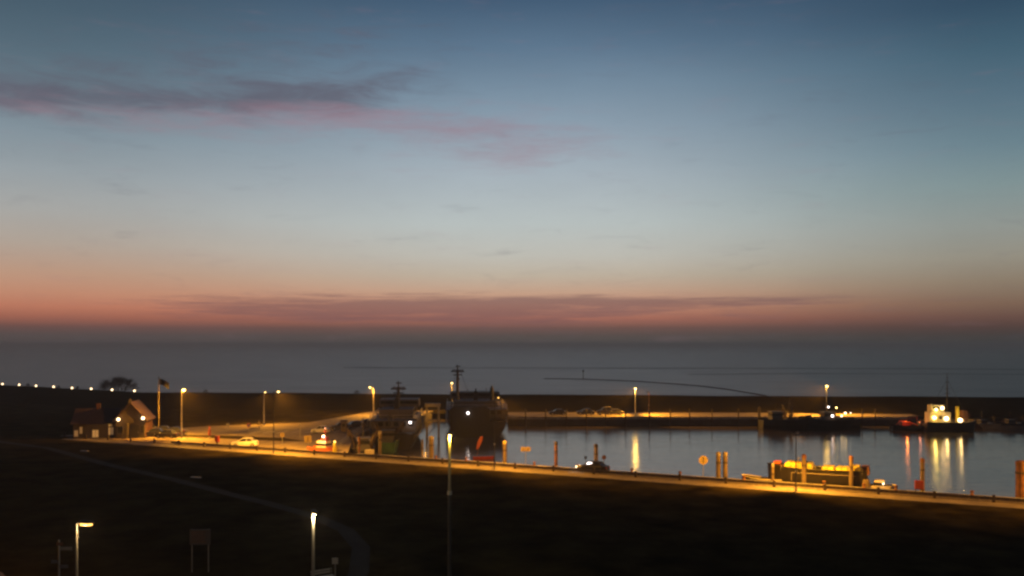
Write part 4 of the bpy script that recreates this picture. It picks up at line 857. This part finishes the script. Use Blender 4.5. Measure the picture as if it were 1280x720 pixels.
# foreground
nb = thing('notice_board', 'white notice board with faint red lines on two posts in the dark grass', 'notice board', at(250, 66), R(4))
mb = MB(); mb.box(-.75, .75, -.03, .03, 2.05, 3.2); bd = obj('board', mb, 'grey', nb)
mb = MB()
for k in range(5): mb.box(-.62, .42 - .1 * (k % 2), -.034, -.0305, 2.25 + k * .18, 2.31 + k * .18)
obj('text_lines', mb, 'rust', bd)
for sx in (-.6, .6):
    mb = MB(); mb.tube((sx, .07, -.2), (sx, .07, 3.2), .04); obj('post', mb, 'steel', nb)
sign('small white path sign on a post beside the curving path', at(419, 62), 2.05, 'sq', .42, 'signwhite')
bn = thing('bench', 'pale slatted bench at the bottom edge beside the path sign', 'bench', at(404, 63), R(35))
for k in range(4):
    mb = MB(); mb.box(-.8, .8, -.25 + k * .14, -.14 + k * .14, .42, .46); obj('seat_slat', mb, 'signwhite', bn)
mb = MB(); mb.box(-.8, .8, .32, .36, .6, .72); mb.box(-.8, .8, .33, .37, .78, .9); obj('backrest', mb, 'signwhite', bn)
for sx in (-.7, .7):
    mb = MB(); mb.box(sx - .04, sx + .04, -.25, .3, 0, .42); mb.box(sx - .04, sx + .04, .28, .32, .4, .9); obj('leg', mb, 'darkpole', bn)
fp = thing('fingerpost', 'signpost with several pale arms beside the lamp at bottom left', 'signpost', at(74, 57))
mb = MB(); mb.tube((0, 0, -.2), (0, 0, 4.4), .05); obj('post', mb, 'steel', fp)
for z, x0, x1, mt in ((4.25, -.15, .25, 'rust'), (3.95, .08, .75, 'cap'), (3.1, -.5, -.08, 'offwhite'), (2.8, .05, .5, 'offwhite')):
    mb = MB(); mb.prism([(x0, -.05), (x1, -.05), (x1 + (.1 if x0 > -.1 else 0), -.03), (x1, -.01), (x0, -.01)], z - .2, z); obj('arm', mb, mt, fp)
for x, y, lab in ((245, 597, 'short pale marker strip lying in the dark grass left of centre'), (106, 564, 'faint pale marker strip in the dark grass below the brick house')):
    D = 17 * F / (y - HY); mb = MB(); mb.box(-.75, .75, -.2, .2, 0, .10, taper=.05); o = obj('edge_stone', mb, 'signwhite', loc=(gx(x, D), D, G), rz=R(-20)); tag(o, lab, 'edging stone')

# ------------------------------------------------------------------ beacon, bushes, tree
bc = thing('sea_beacon', 'thin dark beacon standing on the training dam out at sea', 'beacon', at(729, 476, WZ))
mb = MB(); mb.tube((0, 0, -1), (0, 0, 4.6), .22, .12); obj('pole', mb, 'darkpole', bc); mb = MB(); mb.lathe([(.1, 3.9), (.5, 4.1), (.5, 4.6), (.05, 5.3)]); obj('topmark', mb, 'darkpole', bc)
def twigs(mb, p, d, l, r, depth, tw):
    q = p + d * l; mb.tube(p, q, r, r * .65, n=5, caps=False)
    if depth == 0:
        for _ in range(7):
            dd = (d + Vector([random.uniform(-.9, .9) for _ in range(3)])).normalized(); e = q + dd * random.uniform(.4, .9); tw.tube(q, e, .018, .008, n=3, caps=False)
        return
    for _ in range(random.choice((3, 4)) if depth > 1 else 4):
        dd = (d + Vector((random.uniform(-.9, .9), random.uniform(-.9, .9), random.uniform(-.15, .5)))).normalized()
        twigs(mb if depth > 2 else tw, q, dd, l * random.uniform(.62, .82), r * .6, depth - 1, tw)
tD = 283
tb = MB(); tw = MB(); tips = []
def branch(p, d, l, r, k):
    q = p + d * l; (tb if k > 1 else tw).tube(p, q, r, r * .6, n=5, caps=False)
    if k == 0: tips.append(q); return
    for _ in range(4):
        dd = (d + Vector((random.uniform(-.8, .8), random.uniform(-.7, .7), random.uniform(-.35, .45)))).normalized(); branch(q, dd, l * random.uniform(.6, .8), r * .55, k - 1)
for a in range(9):
    an = a * .7; d = Vector((math.cos(an) * (1.1 + .5 * (a % 2)), math.sin(an) * .9, .75)).normalized(); branch(Vector((0, 0, 1.0)), d, 2.3, .13, 3)
branch(Vector((0, 0, 1.2)), Vector((0, 0, 1)), 2.0, .16, 3)
for q in tips:
    for _ in range(3):
        e = q + Vector((random.gauss(0, .7), random.gauss(0, .6), random.gauss(.1, .5))); tw.tube(q, e, .022, .010, n=3, caps=False)
tb.tube((0, 0, -1), (0, 0, 1.4), .36, .26)
tt = thing('bare_tree', 'wide bare-branched tree rising behind the dike above the row of lights', 'tree', (gx(148, tD), tD, 3.0))
obj('trunk', tb, 'bark', tt); obj('crown', tw, 'twig', tt)
bb = None
BG = None
for x, h_, w_, lab in ((35, 1.1, .8, 'small dark bush on the dike top, leftmost'), (73, .9, .7, 'small dark bush on the dike top between two path lights'), (97, 1.0, .5, 'narrow dark bush on the dike top left of the bare tree'), (257, 1.0, .9, 'lone dark bush on the dike top right of the tall bright lamp'), (446, .9, 1.2, 'low dark bush on the dike top left of the ferries')):
    t0 = (x - 640) / F
    D = 255.
    for _ in range(20): D = crestY(t0 * D) * .5 + D * .5
    mb = MB()
    for _ in range(420):
        a = random.uniform(0, 6.28); rr = random.random() ** .5; z = random.random(); w2 = w_ * math.sqrt(max(0, 1 - z * z)) * rr
        c = Vector((w2 * math.cos(a), w2 * math.sin(a), z * h_)); n = Vector([random.uniform(-1, 1) for _ in range(3)]).normalized() * .09; m2 = n.cross(Vector((.3, .5, 1))).normalized() * .07
        mb.add([c - n, c + m2, c + n], [(0, 1, 2)])
    for k in range(5): mb.tube((0, 0, -.4), (w_ * .5 * math.cos(k * 1.3), w_ * .5 * math.sin(k * 1.3), h_ * .7), .03, .01, n=4)
    o = obj('bush', mb, 'twig', loc=(t0 * D, D, 6.0)); tag(o, lab, 'bush')
